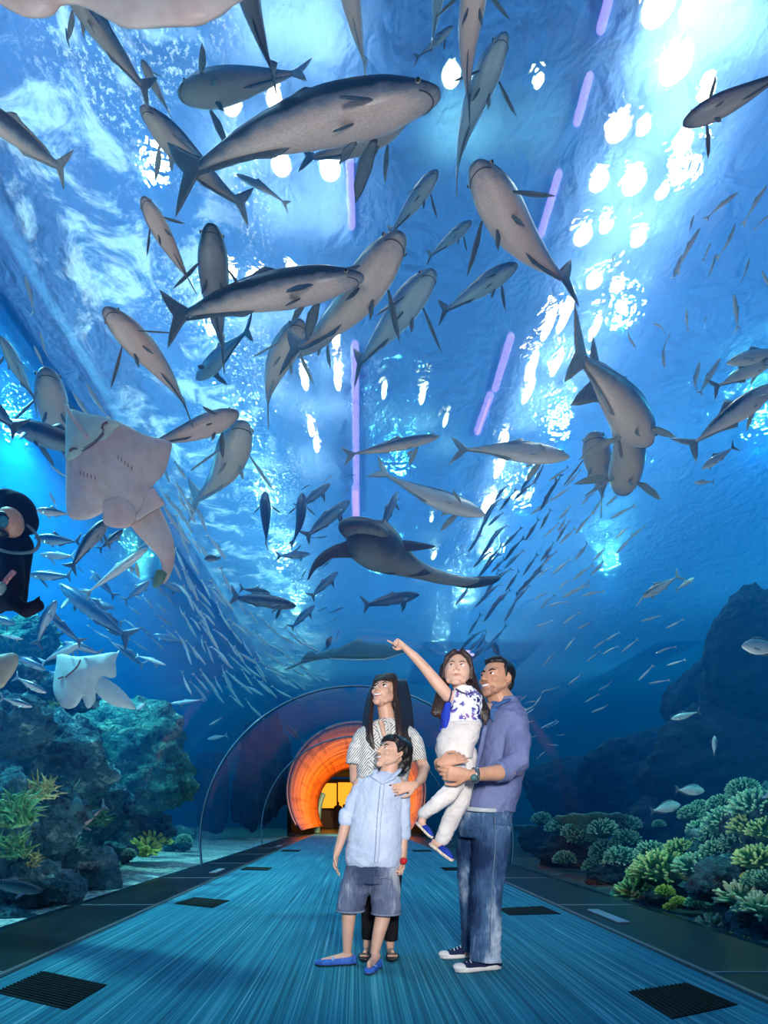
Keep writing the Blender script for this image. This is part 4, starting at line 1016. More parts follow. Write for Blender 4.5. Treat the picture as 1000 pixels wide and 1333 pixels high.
# seabed on both sides
t = NT('gravel')
v = t.tex(16, 0, typ='TexVoronoi').outputs[1]; vd = t.tex(16, 0, typ='TexVoronoi').outputs[0]; big = t.tex(.9, 4).outputs[0]
bw = t.n('RGBToBW'); t.l(v, bw.inputs[0])
col = t.ramp(bw.outputs[0], [(.2, (.14, .30, .30)), (.5, (.40, .62, .58)), (.8, (.75, .85, .75))]).outputs[0]
t.bsdf(t.mix(t.ramp(big, [(.4, (0, 0, 0)), (.6, (.5, .5, .5))]).outputs[0], col, (.06, .22, .25)), .8, 0, t.bump(vd, 1, .03), .3)
GVD = rock_mat('seabed_dark', (.01, .05, .07), (.03, .12, .15), (.14, .34, .34), 3)
for s, nm in ((-1, 'left'), (1, 'right')):
    bm = NB(); nx, ny = 40, 70
    vs = [[None] * (ny + 1) for _ in range(nx + 1)]
    for i in range(nx + 1):
        for j in range(ny + 1):
            x = 3.16 + 20 * (i / nx) ** 1.6; y = -3 + 45 * (j / ny) ** 1.2
            z = -.14 + .08 * noise.noise(Vector((x * .6, y * .5, s * 3))) * min(1, (x - 3.16) * 1.5) + (x - 3.16) * .02
            vs[i][j] = bm.verts.new((s * x, y, z))
    for i in range(nx):
        for j in range(ny): bm.faces.new((vs[i][j], vs[i + 1][j], vs[i + 1][j + 1], vs[i][j + 1]))
    bmesh.ops.recalc_face_normals(bm, faces=bm.faces)
    struct('ground_seabed_' + nm, bm, t.m if s < 0 else GVD, True)
GR = 'boulders of the reef wall'
L_ = [(62, 985, 170, 120, 1.45, RK, 'broad teal-streaked boulder under the brown ray wing'), (165, 985, 175, 150, 1.5, RKG, 'great round green-mottled boulder below the small ray'),
 (8, 945, 110, 100, 1.4, RK, 'dark boulder at the picture edge below the wedge-like fish'), (40, 1062, 130, 110, 1.3, RK, 'shadowed boulder behind the grassy plants'),
 (112, 1052, 110, 90, 1.4, RK, 'dark hollowed boulder between the plants and the round green boulder'), (30, 1150, 110, 80, 1.16, RK, 'low dark boulder at the kerb by the picture edge'),
 (172, 1082, 100, 70, 1.45, RK, 'dark overhanging boulder above the yellow-green coral'), (85, 1118, 90, 50, 1.22, RK, 'small teal boulder beside the blue slab rock'),
 (-10, 1060, 90, 160, 1.25, RK, 'boulder half out of the picture beside the grassy plants'), (62, 1165, 90, 60, 1.14, RKS, 'pale streaked stone lying by the slab rock'),
 (70, 905, 120, 60, 1.6, RK, 'far boulder ridge behind the wedge-like fish'), (5, 880, 90, 60, 1.6, RK, 'far boulder under the diver'), (20, 835, 120, 70, 1.9, RKG, 'teal far boulder behind the fish crowd under the diver'),
 (110, 1010, 70, 60, 1.35, RKG, 'green tufted stone between the two biggest boulders'), (150, 1112, 60, 34, 1.3, RK, 'small dark stone by the gravel'), (6, 1205, 90, 50, 1.12, RK, 'dark stone at the kerb, at the picture corner'),
 (230, 1092, 50, 34, 1.5, RK, 'small dark stone behind the yellow-green coral'), (345, 1000, 70, 150, 1.6, RKD, 'tall dark rock pier beside the orange archway'), (322, 1035, 40, 90, 1.5, RKD, 'dark rock leaning on the tall pier near the archway')]
for i, (px, py, w_, h_, k, m, lab) in enumerate(L_): rock(px, py, w_, h_, k, m, lab, i + 1, GR)
rock(124, 1140, 62, 80, 1.14, RKS, 'blue slanting slab rock with streaks beside the gravel', 31, GR, 'slab_rock', box_=True, amp=.1, dep=.5)
rock(276, 1030, 40, 105, 1.9, RKD, 'flat-topped rock pillar seen through the hoop seam', 33, None, 'rock_pillar', box_=True, amp=.08)
R_ = [(985, 870, 130, 210, 2.6, 'steep dark cliff head rising at the picture edge'), (925, 930, 110, 150, 2.7, 'dark cliff shoulder below the striped bream'), (960, 1000, 220, 180, 2.3, 'dark cliff face behind the corals'),
 (850, 1010, 190, 130, 2.6, 'long dark cliff ridge sloping down toward the father'), (770, 1035, 180, 110, 2.6, 'low end of the dark cliff ridge behind the table coral'), (895, 1080, 180, 120, 2.0, 'dark rock foot in the shade behind the upright corals')]
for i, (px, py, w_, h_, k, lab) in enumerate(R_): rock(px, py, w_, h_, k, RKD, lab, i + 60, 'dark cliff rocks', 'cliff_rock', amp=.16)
R2 = [(865, 1190, 90, 70, 1.12, 'rounded dark rock carrying the big green coral'), (965, 1150, 130, 70, 1.15, 'rock ledge carrying corals at the picture edge'), (800, 1150, 70, 60, 1.2, 'dark rock under the bushy corals'), (940, 1110, 110, 70, 1.35, 'rock ledge beneath the highest corals'),
 (745, 1105, 90, 60, 1.35, 'rock block under the table coral'), (985, 1210, 90, 60, 1.08, 'low rock at the picture corner by the kerb'), (702, 1095, 50, 40, 1.4, 'small rock near the hoop seam on the coral side'), (1000, 1080, 100, 110, 1.35, 'tall rock with corals cut by the picture edge')]
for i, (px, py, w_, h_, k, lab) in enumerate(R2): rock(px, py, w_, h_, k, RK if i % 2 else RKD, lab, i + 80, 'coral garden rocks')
# ---- corals
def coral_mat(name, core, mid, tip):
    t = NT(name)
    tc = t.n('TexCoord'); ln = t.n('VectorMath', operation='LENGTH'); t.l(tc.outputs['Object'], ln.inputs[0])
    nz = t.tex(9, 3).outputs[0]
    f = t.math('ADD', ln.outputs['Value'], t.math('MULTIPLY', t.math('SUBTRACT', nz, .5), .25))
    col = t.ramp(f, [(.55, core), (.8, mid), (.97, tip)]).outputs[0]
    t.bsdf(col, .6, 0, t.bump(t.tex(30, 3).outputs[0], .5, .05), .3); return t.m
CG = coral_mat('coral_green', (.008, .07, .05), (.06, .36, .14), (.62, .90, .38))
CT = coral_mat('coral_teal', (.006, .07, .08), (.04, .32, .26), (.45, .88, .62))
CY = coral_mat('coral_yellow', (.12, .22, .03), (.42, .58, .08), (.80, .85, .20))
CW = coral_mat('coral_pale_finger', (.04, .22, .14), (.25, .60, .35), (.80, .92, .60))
def bush_mesh(name, n, fl, fr, seed, spread=1.0, curl=.2):
    r = random.Random(seed); bm = NB(); ell(bm, (0, 0, 0), (.62, .62, .55), sub=3)
    for v in bm.verts: v.co *= 1 + .15 * noise.noise(v.co * 4 + Vector((seed, 0, 0)))
    for i in range(n):
        u = (i + .5) / n; ph = i * 2.39996 + r.uniform(-.2, .2); z = 1 - u * 1.25; q = math.sqrt(max(0, 1 - z * z))
        d = Vector((q * math.cos(ph), q * math.sin(ph), z)).normalized()
        d2 = (d + Vector([r.uniform(-curl, curl) for _ in range(3)])).normalized()
        a = d * .5; b = a + d2 * fl * .55; c = b + (d2 + Vector((0, 0, .25)) + Vector([r.uniform(-curl, curl) for _ in range(3)])).normalized() * fl * .5 * r.uniform(.7, 1.15)
        tube(bm, [a, b, c], [fr, fr * .95, fr * .8], n=6)
        if r.random() < .6:
            e = b + (d2 + Vector([r.uniform(-1, 1) * .8 for _ in range(3)])).normalized() * fl * .38
            tube(bm, [b, e], [fr * .8, fr * .7], n=5)
    me = bpy.data.meshes.new(name); bm.to_mesh(me); bm.free()
    for p in me.polygons: p.use_smooth = True
    return me
BM = [bush_mesh('coral', 110, .5, .055, 1), bush_mesh('coral', 80, .55, .075, 2), bush_mesh('coral', 150, .45, .045, 3), bush_mesh('coral', 40, .75, .10, 4, curl=.45)]
def coral(px, py, rpx, k, bi, mat, label, group, squash=.85, seed=0):
    Y = hit(px, py) * k; c = P(px, py, Y); r = rpx / F * Y
    me = BM[bi].copy(); me.materials.clear(); me.materials.append(mat)
    o = bpy.data.objects.new('coral', me); COL.objects.link(o)
    xs = abs(c.x) - r
    if xs < TR + .14 and c.z < 1.2: c.x = math.copysign(TR + .14 + r, c.x)
    o.location = c; o.scale = (r, r, r * squash); o.rotation_euler = (0, 0, seed * 1.7)
    return tag(o, label, 'coral', group)
CGp = 'corals of the coral garden'
C_ = [(862, 1138, 38, 1.13, 0, CG, 'biggest bushy green coral, domed, on the rounded dark rock'), (828, 1165, 26, 1.11, 1, CG, 'bushy green coral beside the round green plate'), (905, 1132, 26, 1.18, 1, CT, 'teal coral behind the biggest bushy one'),
 (790, 1112, 24, 1.25, 2, CT, 'fine-branched coral in the shade next to the table coral'), (800, 1140, 26, 1.22, 2, CG, 'fine-branched greenish coral above the kerb'), (815, 1095, 20, 1.35, 2, CT, 'small far fine-branched coral'), (782, 1165, 18, 1.15, 2, CT, 'small fine-branched coral close to the kerb'),
 (948, 1075, 32, 1.3, 2, CT, 'dense knobbly coral on the high ledge'), (985, 1055, 34, 1.32, 0, CT, 'dense green coral, highest at the picture edge'), (925, 1095, 24, 1.3, 2, CT, 'knobbly coral sloping down from the high ledge'), (965, 1100, 28, 1.28, 2, CT, 'knobbly coral in the middle of the ledge'),
 (900, 1062, 18, 1.4, 2, CT, 'small faint coral at the upper end of the ledge'), (952, 1134, 18, 1.15, 1, CT, 'round pale-tipped coral ball with a narrow foot'), (985, 1122, 26, 1.14, 1, CG, 'green pale-tipped coral right of the coral ball'.replace('right of', 'next to')),
 (962, 1172, 24, 1.08, 3, CW, 'pale-fingered coral on the low ledge'), (990, 1188, 26, 1.07, 3, CW, 'pale-fingered coral cut by the picture edge'), (925, 1212, 22, 1.06, 3, CW, 'pale-fingered coral lowest at the kerb'), (972, 1222, 16, 1.05, 3, CY, 'small yellow-green finger coral low in the corner'),
 (866, 1162, 12, 1.06, 1, CY, 'yellow knobbly sponge on the front of the biggest coral'), (884, 1176, 11, 1.06, 1, CY, 'yellow sponge under the knobbly one'), (872, 1182, 8, 1.05, 1, CY, 'smallest yellow sponge on the dark rock'), (973, 1142, 8, 1.1, 1, CY, 'yellow sponge between the pale-tipped corals'),
 (735, 1078, 20, 1.3, 2, CT, 'bushy teal coral under the table coral edge'), (705, 1068, 14, 1.4, 2, CT, 'small pale branch coral near the hoop seam'), (760, 1092, 22, 1.3, 2, CT, 'shaded bushy coral below the table coral'), (905, 1178, 14, 1.08, 2, CT, 'small teal tuft beside the rounded dark rock'),
 (912, 1052, 14, 1.45, 2, CT, 'faint round coral before the dark cliff foot'), (996, 1145, 16, 1.1, 2, CT, 'teal tuft at the picture edge under the green coral'), (858, 1074, 9, 1.5, 2, CT, 'tiny dim coral alone before the dark cliff')]
C_ += [(848, 1112, 22, 1.2, 2, CT, 'teal fine coral peeping over the biggest bushy one'), (838, 1140, 22, 1.14, 0, CG, 'leafy green coral wedged against the biggest bushy one'), (885, 1108, 20, 1.2, 0, CG, 'green coral touching the upper side of the biggest bushy one'),
 (808, 1120, 22, 1.22, 0, CT, 'dim teal coral between the fine-branched ones'), (775, 1130, 18, 1.2, 2, CT, 'dim coral tuft left alone under the bushy ones'), (820, 1075, 16, 1.4, 2, CT, 'far dim coral at the end of the table coral'), (940, 1050, 20, 1.4, 2, CT, 'fine coral high on the ledge crest'),
 (968, 1030, 22, 1.42, 2, CT, 'fine coral near the round blue-green bream'), (1000, 1085, 26, 1.28, 0, CG, 'green coral cut by the picture edge, middle height'), (935, 1110, 22, 1.24, 0, CT, 'teal coral low on the slope of the high ledge'), (912, 1082, 18, 1.35, 0, CT, 'small teal coral halfway along the high ledge'),
 (975, 1080, 24, 1.28, 1, CG, 'knobbly green coral amid the ledge crest'), (985, 1148, 20, 1.11, 2, CT, 'teal coral beneath the pale-tipped ones'), (945, 1158, 18, 1.1, 2, CT, 'teal coral behind the pale-fingered one'), (748, 1085, 18, 1.25, 2, CT, 'bushy coral hanging under the middle of the table coral'), (785, 1082, 20, 1.22, 0, CT, 'knobbly coral under the outer rim of the table coral'), (722, 1080, 14, 1.35, 2, CT, 'small bushy coral by the small flat table coral'), (735, 1120, 16, 1.2, 2, CT, 'low coral tuft close to the small pale bream')]
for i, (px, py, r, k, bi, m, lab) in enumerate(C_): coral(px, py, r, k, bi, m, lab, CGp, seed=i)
# table coral, plates
def plate_coral(px, py, rpx, hpx, k, mat, label, tilt=0, name='table_coral'):
    Y = hit(px, py) * k; c = P(px, py, Y); r = rpx / F * Y; hh = hpx / F * Y
    if abs(c.x) - r < TR + .15 and c.z < 1.2: c.x = math.copysign(TR + .15 + r, c.x)
    bm = NB(); n = 48; R_ = rot('X', tilt)
    rings = []
    for rr, z in ((.12, -1.1), (.16, -.5), (.5, -.15), (.92, -.02), (1.0, .05), (.95, .12), (.5, .04), (.05, .02)):
        rings.append([c + R_ @ Vector((r * rr * math.cos(2 * PI * i / n) * (1 + .07 * noise.noise(Vector((math.cos(2 * PI * i / n) * 3, math.sin(2 * PI * i / n) * 3, px)))), r * rr * .8 * math.sin(2 * PI * i / n), hh * z + .05 * hh * math.sin(i * 1.3) * rr)) for i in range(n)])
    loft(bm, rings); return tag(obj(name, bm, mat, None, True, origin=c), label, 'coral')
PC = rock_mat('plate_coral', (.06, .34, .32), (.20, .66, .60), (.60, .95, .85), 7)
plate_coral(768, 1066, 48, 26, 1.22, PC, 'broad flat teal table coral behind the father', -8)
plate_coral(686, 1078, 26, 16, 1.5, PC, 'smaller flat table coral by the hoop seam behind the father', -8)
plate_coral(810, 1168, 24, 12, 1.07, PC, 'round green plate coral standing on edge beside the kerb', 62, 'plate_coral')
plate_coral(915, 1170, 18, 10, 1.12, PC, 'turquoise plate coral between the rounded rock and the ledge', 30, 'plate_coral')
# left: yellow-green corals and a blue disc put in for the opening between boulders
for px, py, r, k, m, lab in ((197, 1096, 15, 1.28, CY, 'bright yellow-green leafy coral, biggest of the three by the gravel'), (216, 1097, 8, 1.3, CY, 'small yellow coral at the end of the gravel'), (188, 1108, 18, 1.25, CY, 'low yellow-green coral at the edge of the gravel'), (168, 1112, 10, 1.2, CT, 'small pale coral beside the low yellow-green one'), (240, 1095, 12, 1.35, CT, 'dim coral tuft beyond the gravel'), (150, 1128, 9, 1.15, CT, 'pebbly coral tuft at the slab rock')):
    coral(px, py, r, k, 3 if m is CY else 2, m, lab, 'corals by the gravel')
plate_coral(186, 1044, 22, 10, 1.6, simple('blue_opening', (.02, .16, .5), .6), 'round deep blue disc in place of the opening under the round boulder', 80, 'blue_opening_disc')
# ---- grassy plants, blades and twigs
def plant(px, py, rpx, k, n, m, label, seed):
    r_ = random.Random(seed); Y = hit(px, py) * k; c = P(px, py, Y); r = rpx / F * Y
    if abs(c.x) - r * .8 < TR + .15: c.x = -(TR + .15 + r * .8)
    bm = NB()
    for i in range(n):
        a = r_.uniform(0, 2 * PI); el = r_.uniform(-.1, 1.3); d = Vector((math.cos(a) * math.cos(el), math.sin(a) * math.cos(el), math.sin(el)))
        p0 = c + Vector([r_.uniform(-.45, .45) * r for _ in range(3)]); l_ = r * r_.uniform(.35, .75)
        p1 = p0 + d * l_ * .5; p2 = p1 + (d + Vector((0, 0, r_.uniform(-.6, .4)))).normalized() * l_ * .5
        tube(bm, [p0, p1, p2], [(.020 * r * 3, .012 * r), (.018 * r * 3, .01 * r), (.004 * r, .004 * r)], n=5, round_ends=False)
    return tag(obj('sea_grass', bm, m, None, True, origin=c - Vector((0, 0, r * .5))), label, 'plant', 'grassy plants on the reef wall')
GP = simple('sea_grass_green', (.06, .26, .10), .5, 0, .5, 9); GT = simple('sea_grass_teal', (.08, .34, .28), .5, 0, .5, 9); GY = simple('sea_grass_olive', (.30, .40, .16), .5, 0, .5, 9)
for i, (px, py, r, k, n, m, lab) in enumerate(((22, 1058, 42, 1.12, 150, GP, 'large green grassy plant at the picture edge'), (52, 1030, 28, 1.14, 90, GY, 'olive twiggy plant crowning the green grassy one'), (18, 1105, 30, 1.1, 90, GP, 'green grassy plant just above the kerb boulder'),
    (86, 1040, 28, 1.2, 110, GT, 'dark teal twiggy plant between the boulders'), (118, 1012, 22, 1.3, 90, GP, 'round green tuft at the foot of the great round boulder'), (126, 1066, 24, 1.25, 90, GP, 'green tuft above the blue slab rock'), (40, 1120, 20, 1.1, 50, GY, 'pale twiggy plant low by the kerb'), (80, 985, 22, 1.35, 40, GT, 'thin teal plant on the broad boulder'), (70, 918, 10, 1.3, 30, GP, 'little green tuft beside the small ray'), (96, 1098, 16, 1.15, 50, GT, 'teal twigs on the small boulder'))):
    plant(px, py, r, k, n, m, lab, i)
# added unseen spots under the surface, brightening both gardens
spot('reef_fill', (-5.5, 6.5, 8.2), 4200, (.25, .80, 1), 95, .8, (0, 0, 0), .2)
spot('reef_fill', (-6.5, 11, 8.2), 4200, (.25, .80, 1), 95, .8, (0, 0, 0), .2)
spot('reef_fill', (5.2, 6.0, 8.2), 2300, (.35, .95, .80), 55, .8, (0, math.radians(-4), 0), .2)
# ================================================================= PEOPLE
def skin_mat(name, c, warm):
    t = NT(name); a = t.tex(14, 4).outputs[0]
    b = t.bsdf(t.ramp(a, [(.3, tuple(x * .9 for x in c)), (.7, warm)]).outputs[0], .5, 0, t.bump(a, .06, .004), .4)
    b.inputs['Subsurface Weight'].default_value = .08; b.inputs['Subsurface Radius'].default_value = (.02, .008, .004); return t.m
SK_M = skin_mat('skin_father', (.56, .29, .18), (.64, .34, .22)); SK_W = skin_mat('skin_mother', (.66, .38, .27), (.74, .45, .33))
SK_G = skin_mat('skin_girl', (.66, .40, .29), (.74, .47, .36)); SK_B = skin_mat('skin_boy', (.66, .39, .28), (.72, .45, .33))
HAIRM = simple('hair_black', (.008, .007, .008), .35, 0, .5, 30, .6, .01, .5, (6, 6, .5)); HAIRB = simple('hair_dark_brown', (.022, .010, .008), .35, 0, .6, 30, .6, .01, .5, (6, 6, .5))
LIP = simple('lips', (.50, .13, .12), .35); LIPN = simple('lips_natural', (.52, .22, .17), .45); TEETH = simple('teeth', (.85, .82, .78), .3, 0, .02)
EYEW = simple('eye_white', (.82, .80, .78), .2, 0, .02); IRISD = simple('iris_dark', (.02, .012, .01), .15); BROW = simple('brow_dark', (.015, .010, .009), .7)
def piece(name, fn, m, parent, voxel=None, sm=4):
    bm = NB(); fn(bm); o = obj(name, bm, m, parent)
    if voxel: remesh(o, voxel, sm)
    return o
class Head:
    """head in its own frame: face toward -y, x to the viewer's right, z up; unit = head height"""
    def __init__(s, c, hh, yaw, pitch, roll=0):
        s.R = (Matrix.Rotation(math.radians(yaw), 3, 'Z') @ Matrix.Rotation(math.radians(-pitch), 3, 'X') @ Matrix.Rotation(math.radians(roll), 3, 'Y'))
        s.c = Vector(c); s.h = hh
    def __call__(s, x, y, z): return s.c + s.R @ (Vector((x, y, z)) * s.h)
    def e(s, bm, c, r, sub=3): ell(bm, s(*c), tuple(k * s.h for k in r), s.R, sub)
    def t(s, bm, pts, r, n=10, side=None): tube(bm, [s(*p) for p in pts], [k * s.h if not hasattr(k, '__len__') else (k[0] * s.h, k[1] * s.h) for k in r], n=n, side=(s.R @ Vector(side)) if side else None)
    def flesh(s, bm, jaw=1.0, nose=1.0):
        s.e(bm, (0, .06, .13), (.315, .385, .355), 4)
        s.e(bm, (0, -.10, -.06), (.265 * jaw, .27, .36), 4)
        s.e(bm, (0, -.17, -.28), (.185 * jaw, .19, .17), 3)
        s.e(bm, (0, -.285, -.415), (.10 * jaw, .085, .075), 3)
        s.e(bm, (0, -.24, .10), (.245, .12, .10), 3)
        for k in (-1, 1):
            s.e(bm, (k * .15, -.245, -.10), (.10, .10, .09), 3)
            s.e(bm, (k * .055, -.385, -.135), (.040 * nose, .04, .032), 2)
            s.t(bm, [(k * .305, .02, .06), (k * .335, .055, .045), (k * .345, .06, -.01), (k * .325, .03, -.075), (k * .30, .0, -.10)], [.028, .036, .036, .03, .022])
            s.t(bm, [(k * .22, -.02, -.16), (k * .17, -.18, -.33)], [.09 * jaw, .07 * jaw])
        s.t(bm, [(0, -.345, .07), (0, -.395, -.03), (0, -.44, -.115)], [.035, .042 * nose, .052 * nose])
        s.e(bm, (0, -.330, -.26), (.11, .045, .075), 3)
    def neck(s, bm, base, r0, r1):
        tube(bm, [base, s(0, .04, -.25), s(0, .02, -.05)], [(r0, r0), (r1, r1), (r1, r1)])
    def face(s, root, smile=.5, lip=None, brow=1.0, open_=0, look=(0, .1), lash=False, eyes=1.0):
        lip = lip or LIPN
        for k in (-1, 1):
            e = piece('eye', lambda bm: s.e(bm, (k * .125, -.315, .015), (.060 * eyes, .040, .027 * eyes)), EYEW, root)
            piece('iris', lambda bm: s.e(bm, (k * .125 + look[0] * .022, -.342, .018 + look[1] * .006), (.032, .022, .030), 2), IRISD, e)
            piece('eyelid', lambda bm: s.t(bm, [(k * .125 - .062, -.325, .010), (k * .125 - .03, -.352, .045), (k * .125 + .03, -.352, .046), (k * .125 + .062, -.322, .014)], [.008, .012 if lash else .009, .012 if lash else .009, .008], 6), BROW if lash else LIPN, e)
            piece('eyebrow', lambda bm: s.t(bm, [(k * .055, -.352, .085), (k * .125, -.352, .115), (k * .205, -.30, .095)], [(.012 * brow, .010), (.016 * brow, .010), (.006, .006)], 6), BROW, root)
        w = .085 + .03 * smile; zc = -.255; up = .035 * smile
        if open_: piece('teeth', lambda bm: s.t(bm, [(-w * .82, -.352, zc + up * .8), (-w * .4, -.385, zc - .002), (w * .4, -.385, zc - .002), (w * .82, -.352, zc + up * .8)], [(.008, .012), (.012, .018 + .01 * open_), (.012, .018 + .01 * open_), (.008, .012)], 8, (0, 1, 0)), TEETH, root)
        d = .022 + .016 * open_
        piece('upper_lip', lambda bm: s.t(bm, [(-w, -.335, zc + up), (-w * .5, -.366, zc + d * .8), (0, -.378, zc + d), (w * .5, -.366, zc + d * .8), (w, -.335, zc + up)], [.005, .013, .014, .013, .005], 8), lip, root)
        piece('lower_lip', lambda bm: s.t(bm, [(-w, -.335, zc + up), (-w * .5, -.360, zc - d * .8), (0, -.370, zc - d * 1.2), (w * .5, -.360, zc - d * .8), (w, -.335, zc + up)], [.005, .014, .017, .014, .005], 8), lip, root)
        if not open_: piece('mouth_line', lambda bm: s.t(bm, [(-w, -.345, zc + up), (0, -.388, zc), (w, -.345, zc + up)], [.004, .005, .004], 6), BROW, root)
def hand(bm, w, d, pn, L, curl, fan=.35, thumb=1, tc=.3, point=None, rs_=1.0):
    """w wrist, d direction of the fingers, pn palm normal (the palm faces it), L hand length, curl per joint in degrees"""
    d = d.normalized(); pn = (pn - d * pn.dot(d)).normalized(); s = d.cross(pn)
    pl = L * .5; pw = L * .20
    k = w + d * pl; tips = []
    tube(bm, [w - d * L * .03, w + d * pl * .45, k], [(L * .145, L * .09), (pw * 1.0, L * .085), (pw * 1.05, L * .070)], side=s, n=12)
    for i, (o_, ln) in enumerate(((-.85, .40), (-.28, .47), (.28, .44), (.85, .34))):
        c = curl[i] if hasattr(curl, '__len__') else curl
        p = k + s * (pw * o_ * .92) - d * L * .04; dd = (d + s * (o_ * fan * .25)).normalized(); pts = [p]; a = 0
        for j, f in enumerate((.45, .31, .24)):
            a += math.radians(c * (1 if j else .8))
            q = dd * math.cos(a) + pn * math.sin(a); p = p + q * (L * ln * f); pts.append(p)
        tips.append((pts[-1], (pts[-1] - pts[-2]).normalized(), s))
        tube(bm, pts, [L * .050 * rs_, L * .046 * rs_, L * .042 * rs_, L * .034 * rs_], n=8)
    b = w + d * pl * .28 - s * (thumb * pw * .75)
    t1 = b + (d * .75 - s * thumb * .75 + pn * .35).normalized() * L * .20; t2 = t1 + (d * 1.0 - s * thumb * (.25 - tc) + pn * (.2 + tc)).normalized() * L * .16; t3 = t2 + (d * 1.0 + s * thumb * tc + pn * tc).normalized() * L * .12
    tube(bm, [b, t1, t2, t3], [L * .075, L * .058, L * .050, L * .040], n=8)
    return tips
def cloth(name, rough, colr, bump=.25, scale=14, stretch=None): return colr
def fabric(name, c, dark=None, scale=9, rough=.85, weave=260, bmp=.35, stretch=(1, 1, .5), fold=.012):
    t = NT(name); dark = dark or tuple(x * .72 for x in c)
    a = t.tex(scale, 4, stretch=stretch).outputs[0]; w_ = t.tex(weave, 1).outputs[0]
    f_ = t.tex(scale * .9, 3, stretch=(1, 1, .6), distort=1.6).outputs[0]; rd = t.math('SUBTRACT', 1, t.math('MULTIPLY', t.math('ABSOLUTE', t.math('SUBTRACT', f_, .5)), 5))
    t.bsdf(t.ramp(t.math('ADD', t.math('MULTIPLY', a, .85), t.math('MULTIPLY', w_, .15)), [(.34, dark), (.6, c)]).outputs[0], rough, 0, t.bump(t.math('ADD', a, t.math('MULTIPLY', t.math('MAXIMUM', rd, 0), .55)), min(1, bmp * 1.2), fold * 1.6), .2)
    return t.m
def PX(Y, q=None):
    return lambda x, y, d=0: P(x, y, Y + d)
def rings_px(bm, Y, rows, n=28, e=.9):
    """rows: (cx, y, rx px, ry m, depth) -> closed loft with horizontal rings"""
    rings = []
    for cx, y, rx, ry, d in rows:
        c = P(cx, y, Y + d); r = rx / F * Y
        rings.append([c + Vector((math.copysign(abs(math.cos(a)) ** e, math.cos(a)) * r, math.copysign(abs(math.sin(a)) ** e, math.sin(a)) * ry, 0)) for a in [2 * PI * i / n for i in range(n)]])
    loft(bm, rings)
def fold_noise(o, amp, scale, z=1.0, ridge=1.0):
    me = o.data
    ns = [v.normal.copy() for v in me.vertices]
    for v, n_ in zip(me.vertices, ns):
        p = v.co
        q = Vector((p.x + .25 * p.z, p.y, p.z - .35 * p.x)); w_ = noise.noise(q * scale * .7) * .06
        r1 = 1 - abs(noise.noise(Vector((q.x * scale * .8, q.y * scale * .8, (q.z + w_) * scale * 1.6 * z)))) * 3.2
        r2 = 1 - abs(noise.noise(Vector((q.x * scale * 1.9 + 9, q.y * scale * 1.9, (q.z + w_) * scale * 2.4 * z)))) * 3
        k = .45 * noise.noise(q * scale) + ridge * (.55 * max(r1, -.2) + .3 * max(r2, -.2)) - .25
        v.co += n_ * amp * k
def hem_cut(o, z0, under=True):
    pass
# ------------------------------------------------------------------ FATHER
Y = 3.42; A = PX(Y); q = Y / F
fa = empty('person', P(622, 1255, Y) * 1, 'man in blue-grey shirt and jeans carrying the girl on his arm', 'person', None)
fa.location.z = 0
hd = Head(A(646, 885), .262, -50, 10, 0)
def body_f(bm):
    hd.flesh(bm, 1.06, 1.1); hd.neck(bm, A(660, 926, .02), .085, .068)
    rings_px(bm, Y, [(660, 918, 12, .08, 0), (655, 936, 22, .15, 0), (652, 1000, 26, .15, 0), (636, 1045, 25, .12, 0), (634, 1062, 22, .11, 0)])
    tube(bm, [A(672, 945, -.14), A(672, 1000, -.22)], [.05, .045]); tube(bm, [A(655, 945, .17), A(640, 1000, .12)], [.05, .045])
    tube(bm, [A(662, 1003, -.27), A(648, 1006, -.32), A(612, 1009, -.42)], [(.044, .048), (.045, .047), (.030, .035)], n=14)
    hand(bm, A(610, 1009, -.425), Vector((-1, -.02, .08)), Vector((.1, .9, .2)), .20, (22, 28, 34, 40), thumb=-1, tc=.1, fan=.25)
    tube(bm, [A(640, 1000, .12), A(598, 1004, .06), A(574, 998, -.14), A(572, 993, -.30)], [.045, .042, .036, .030])
    hand(bm, A(573, 994, -.36), Vector((.95, -.30, .30)), Vector((.1, .9, -.2)), .17, (10, 18, 26, 34), thumb=-1, tc=.2, fan=.3)
    for pts, r in (([A(640, 1060, -.08), A(633, 1150, -.12), A(634, 1243, -.16)], (.072, .055, .03)), ([A(622, 1060, .08), A(616, 1150, .1), A(614, 1232, .12)], (.07, .055, .03))): tube(bm, pts, r)
    tube(bm, [A(636, 1250, -.16), A(612, 1257, -.16)], [.022, .02]); tube(bm, [A(616, 1238, .12), A(592, 1243, .12)], [.022, .02])
piece('body', body_f, SK_M, fa, .0048, 3)
hd.face(fa, 1.0, brow=1.35, open_=1, look=(-.5, .6))
piece('hair', lambda bm: (hd.e(bm, (0, .13, .20), (.335, .36, .335), 4), hd.e(bm, (0, -.06, .375), (.26, .25, .135), 4), hd.e(bm, (0, .27, .0), (.27, .20, .26), 3), [hd.t(bm, [(k * .285, -.06, .22), (k * .312, -.05, .02)], [.06, .02]) for k in (-1, 1)],
     [hd.e(bm, (.20 * math.sin(i * 2.1), -.20 + .06 * math.cos(i * 1.3) + .02 * i, .43 - .004 * i * i * .3), (.05, .05, .04), 2) for i in range(11)]), HAIRM, fa, .006, 2)
STB = simple('stubble', (.36, .185, .13), .7, 0, .3, 200)
piece('stubble', lambda bm: (hd.e(bm, (0, -.172, -.285), (.197, .190, .165), 4), hd.e(bm, (0, -.288, -.42), (.104, .086, .075), 3), [hd.t(bm, [(k * .255, -.0, -.10), (k * .232, -.03, -.19), (k * .178, -.18, -.335)], [.05, .075, .070]) for k in (-1, 1)]), STB, fa, .005, 2)
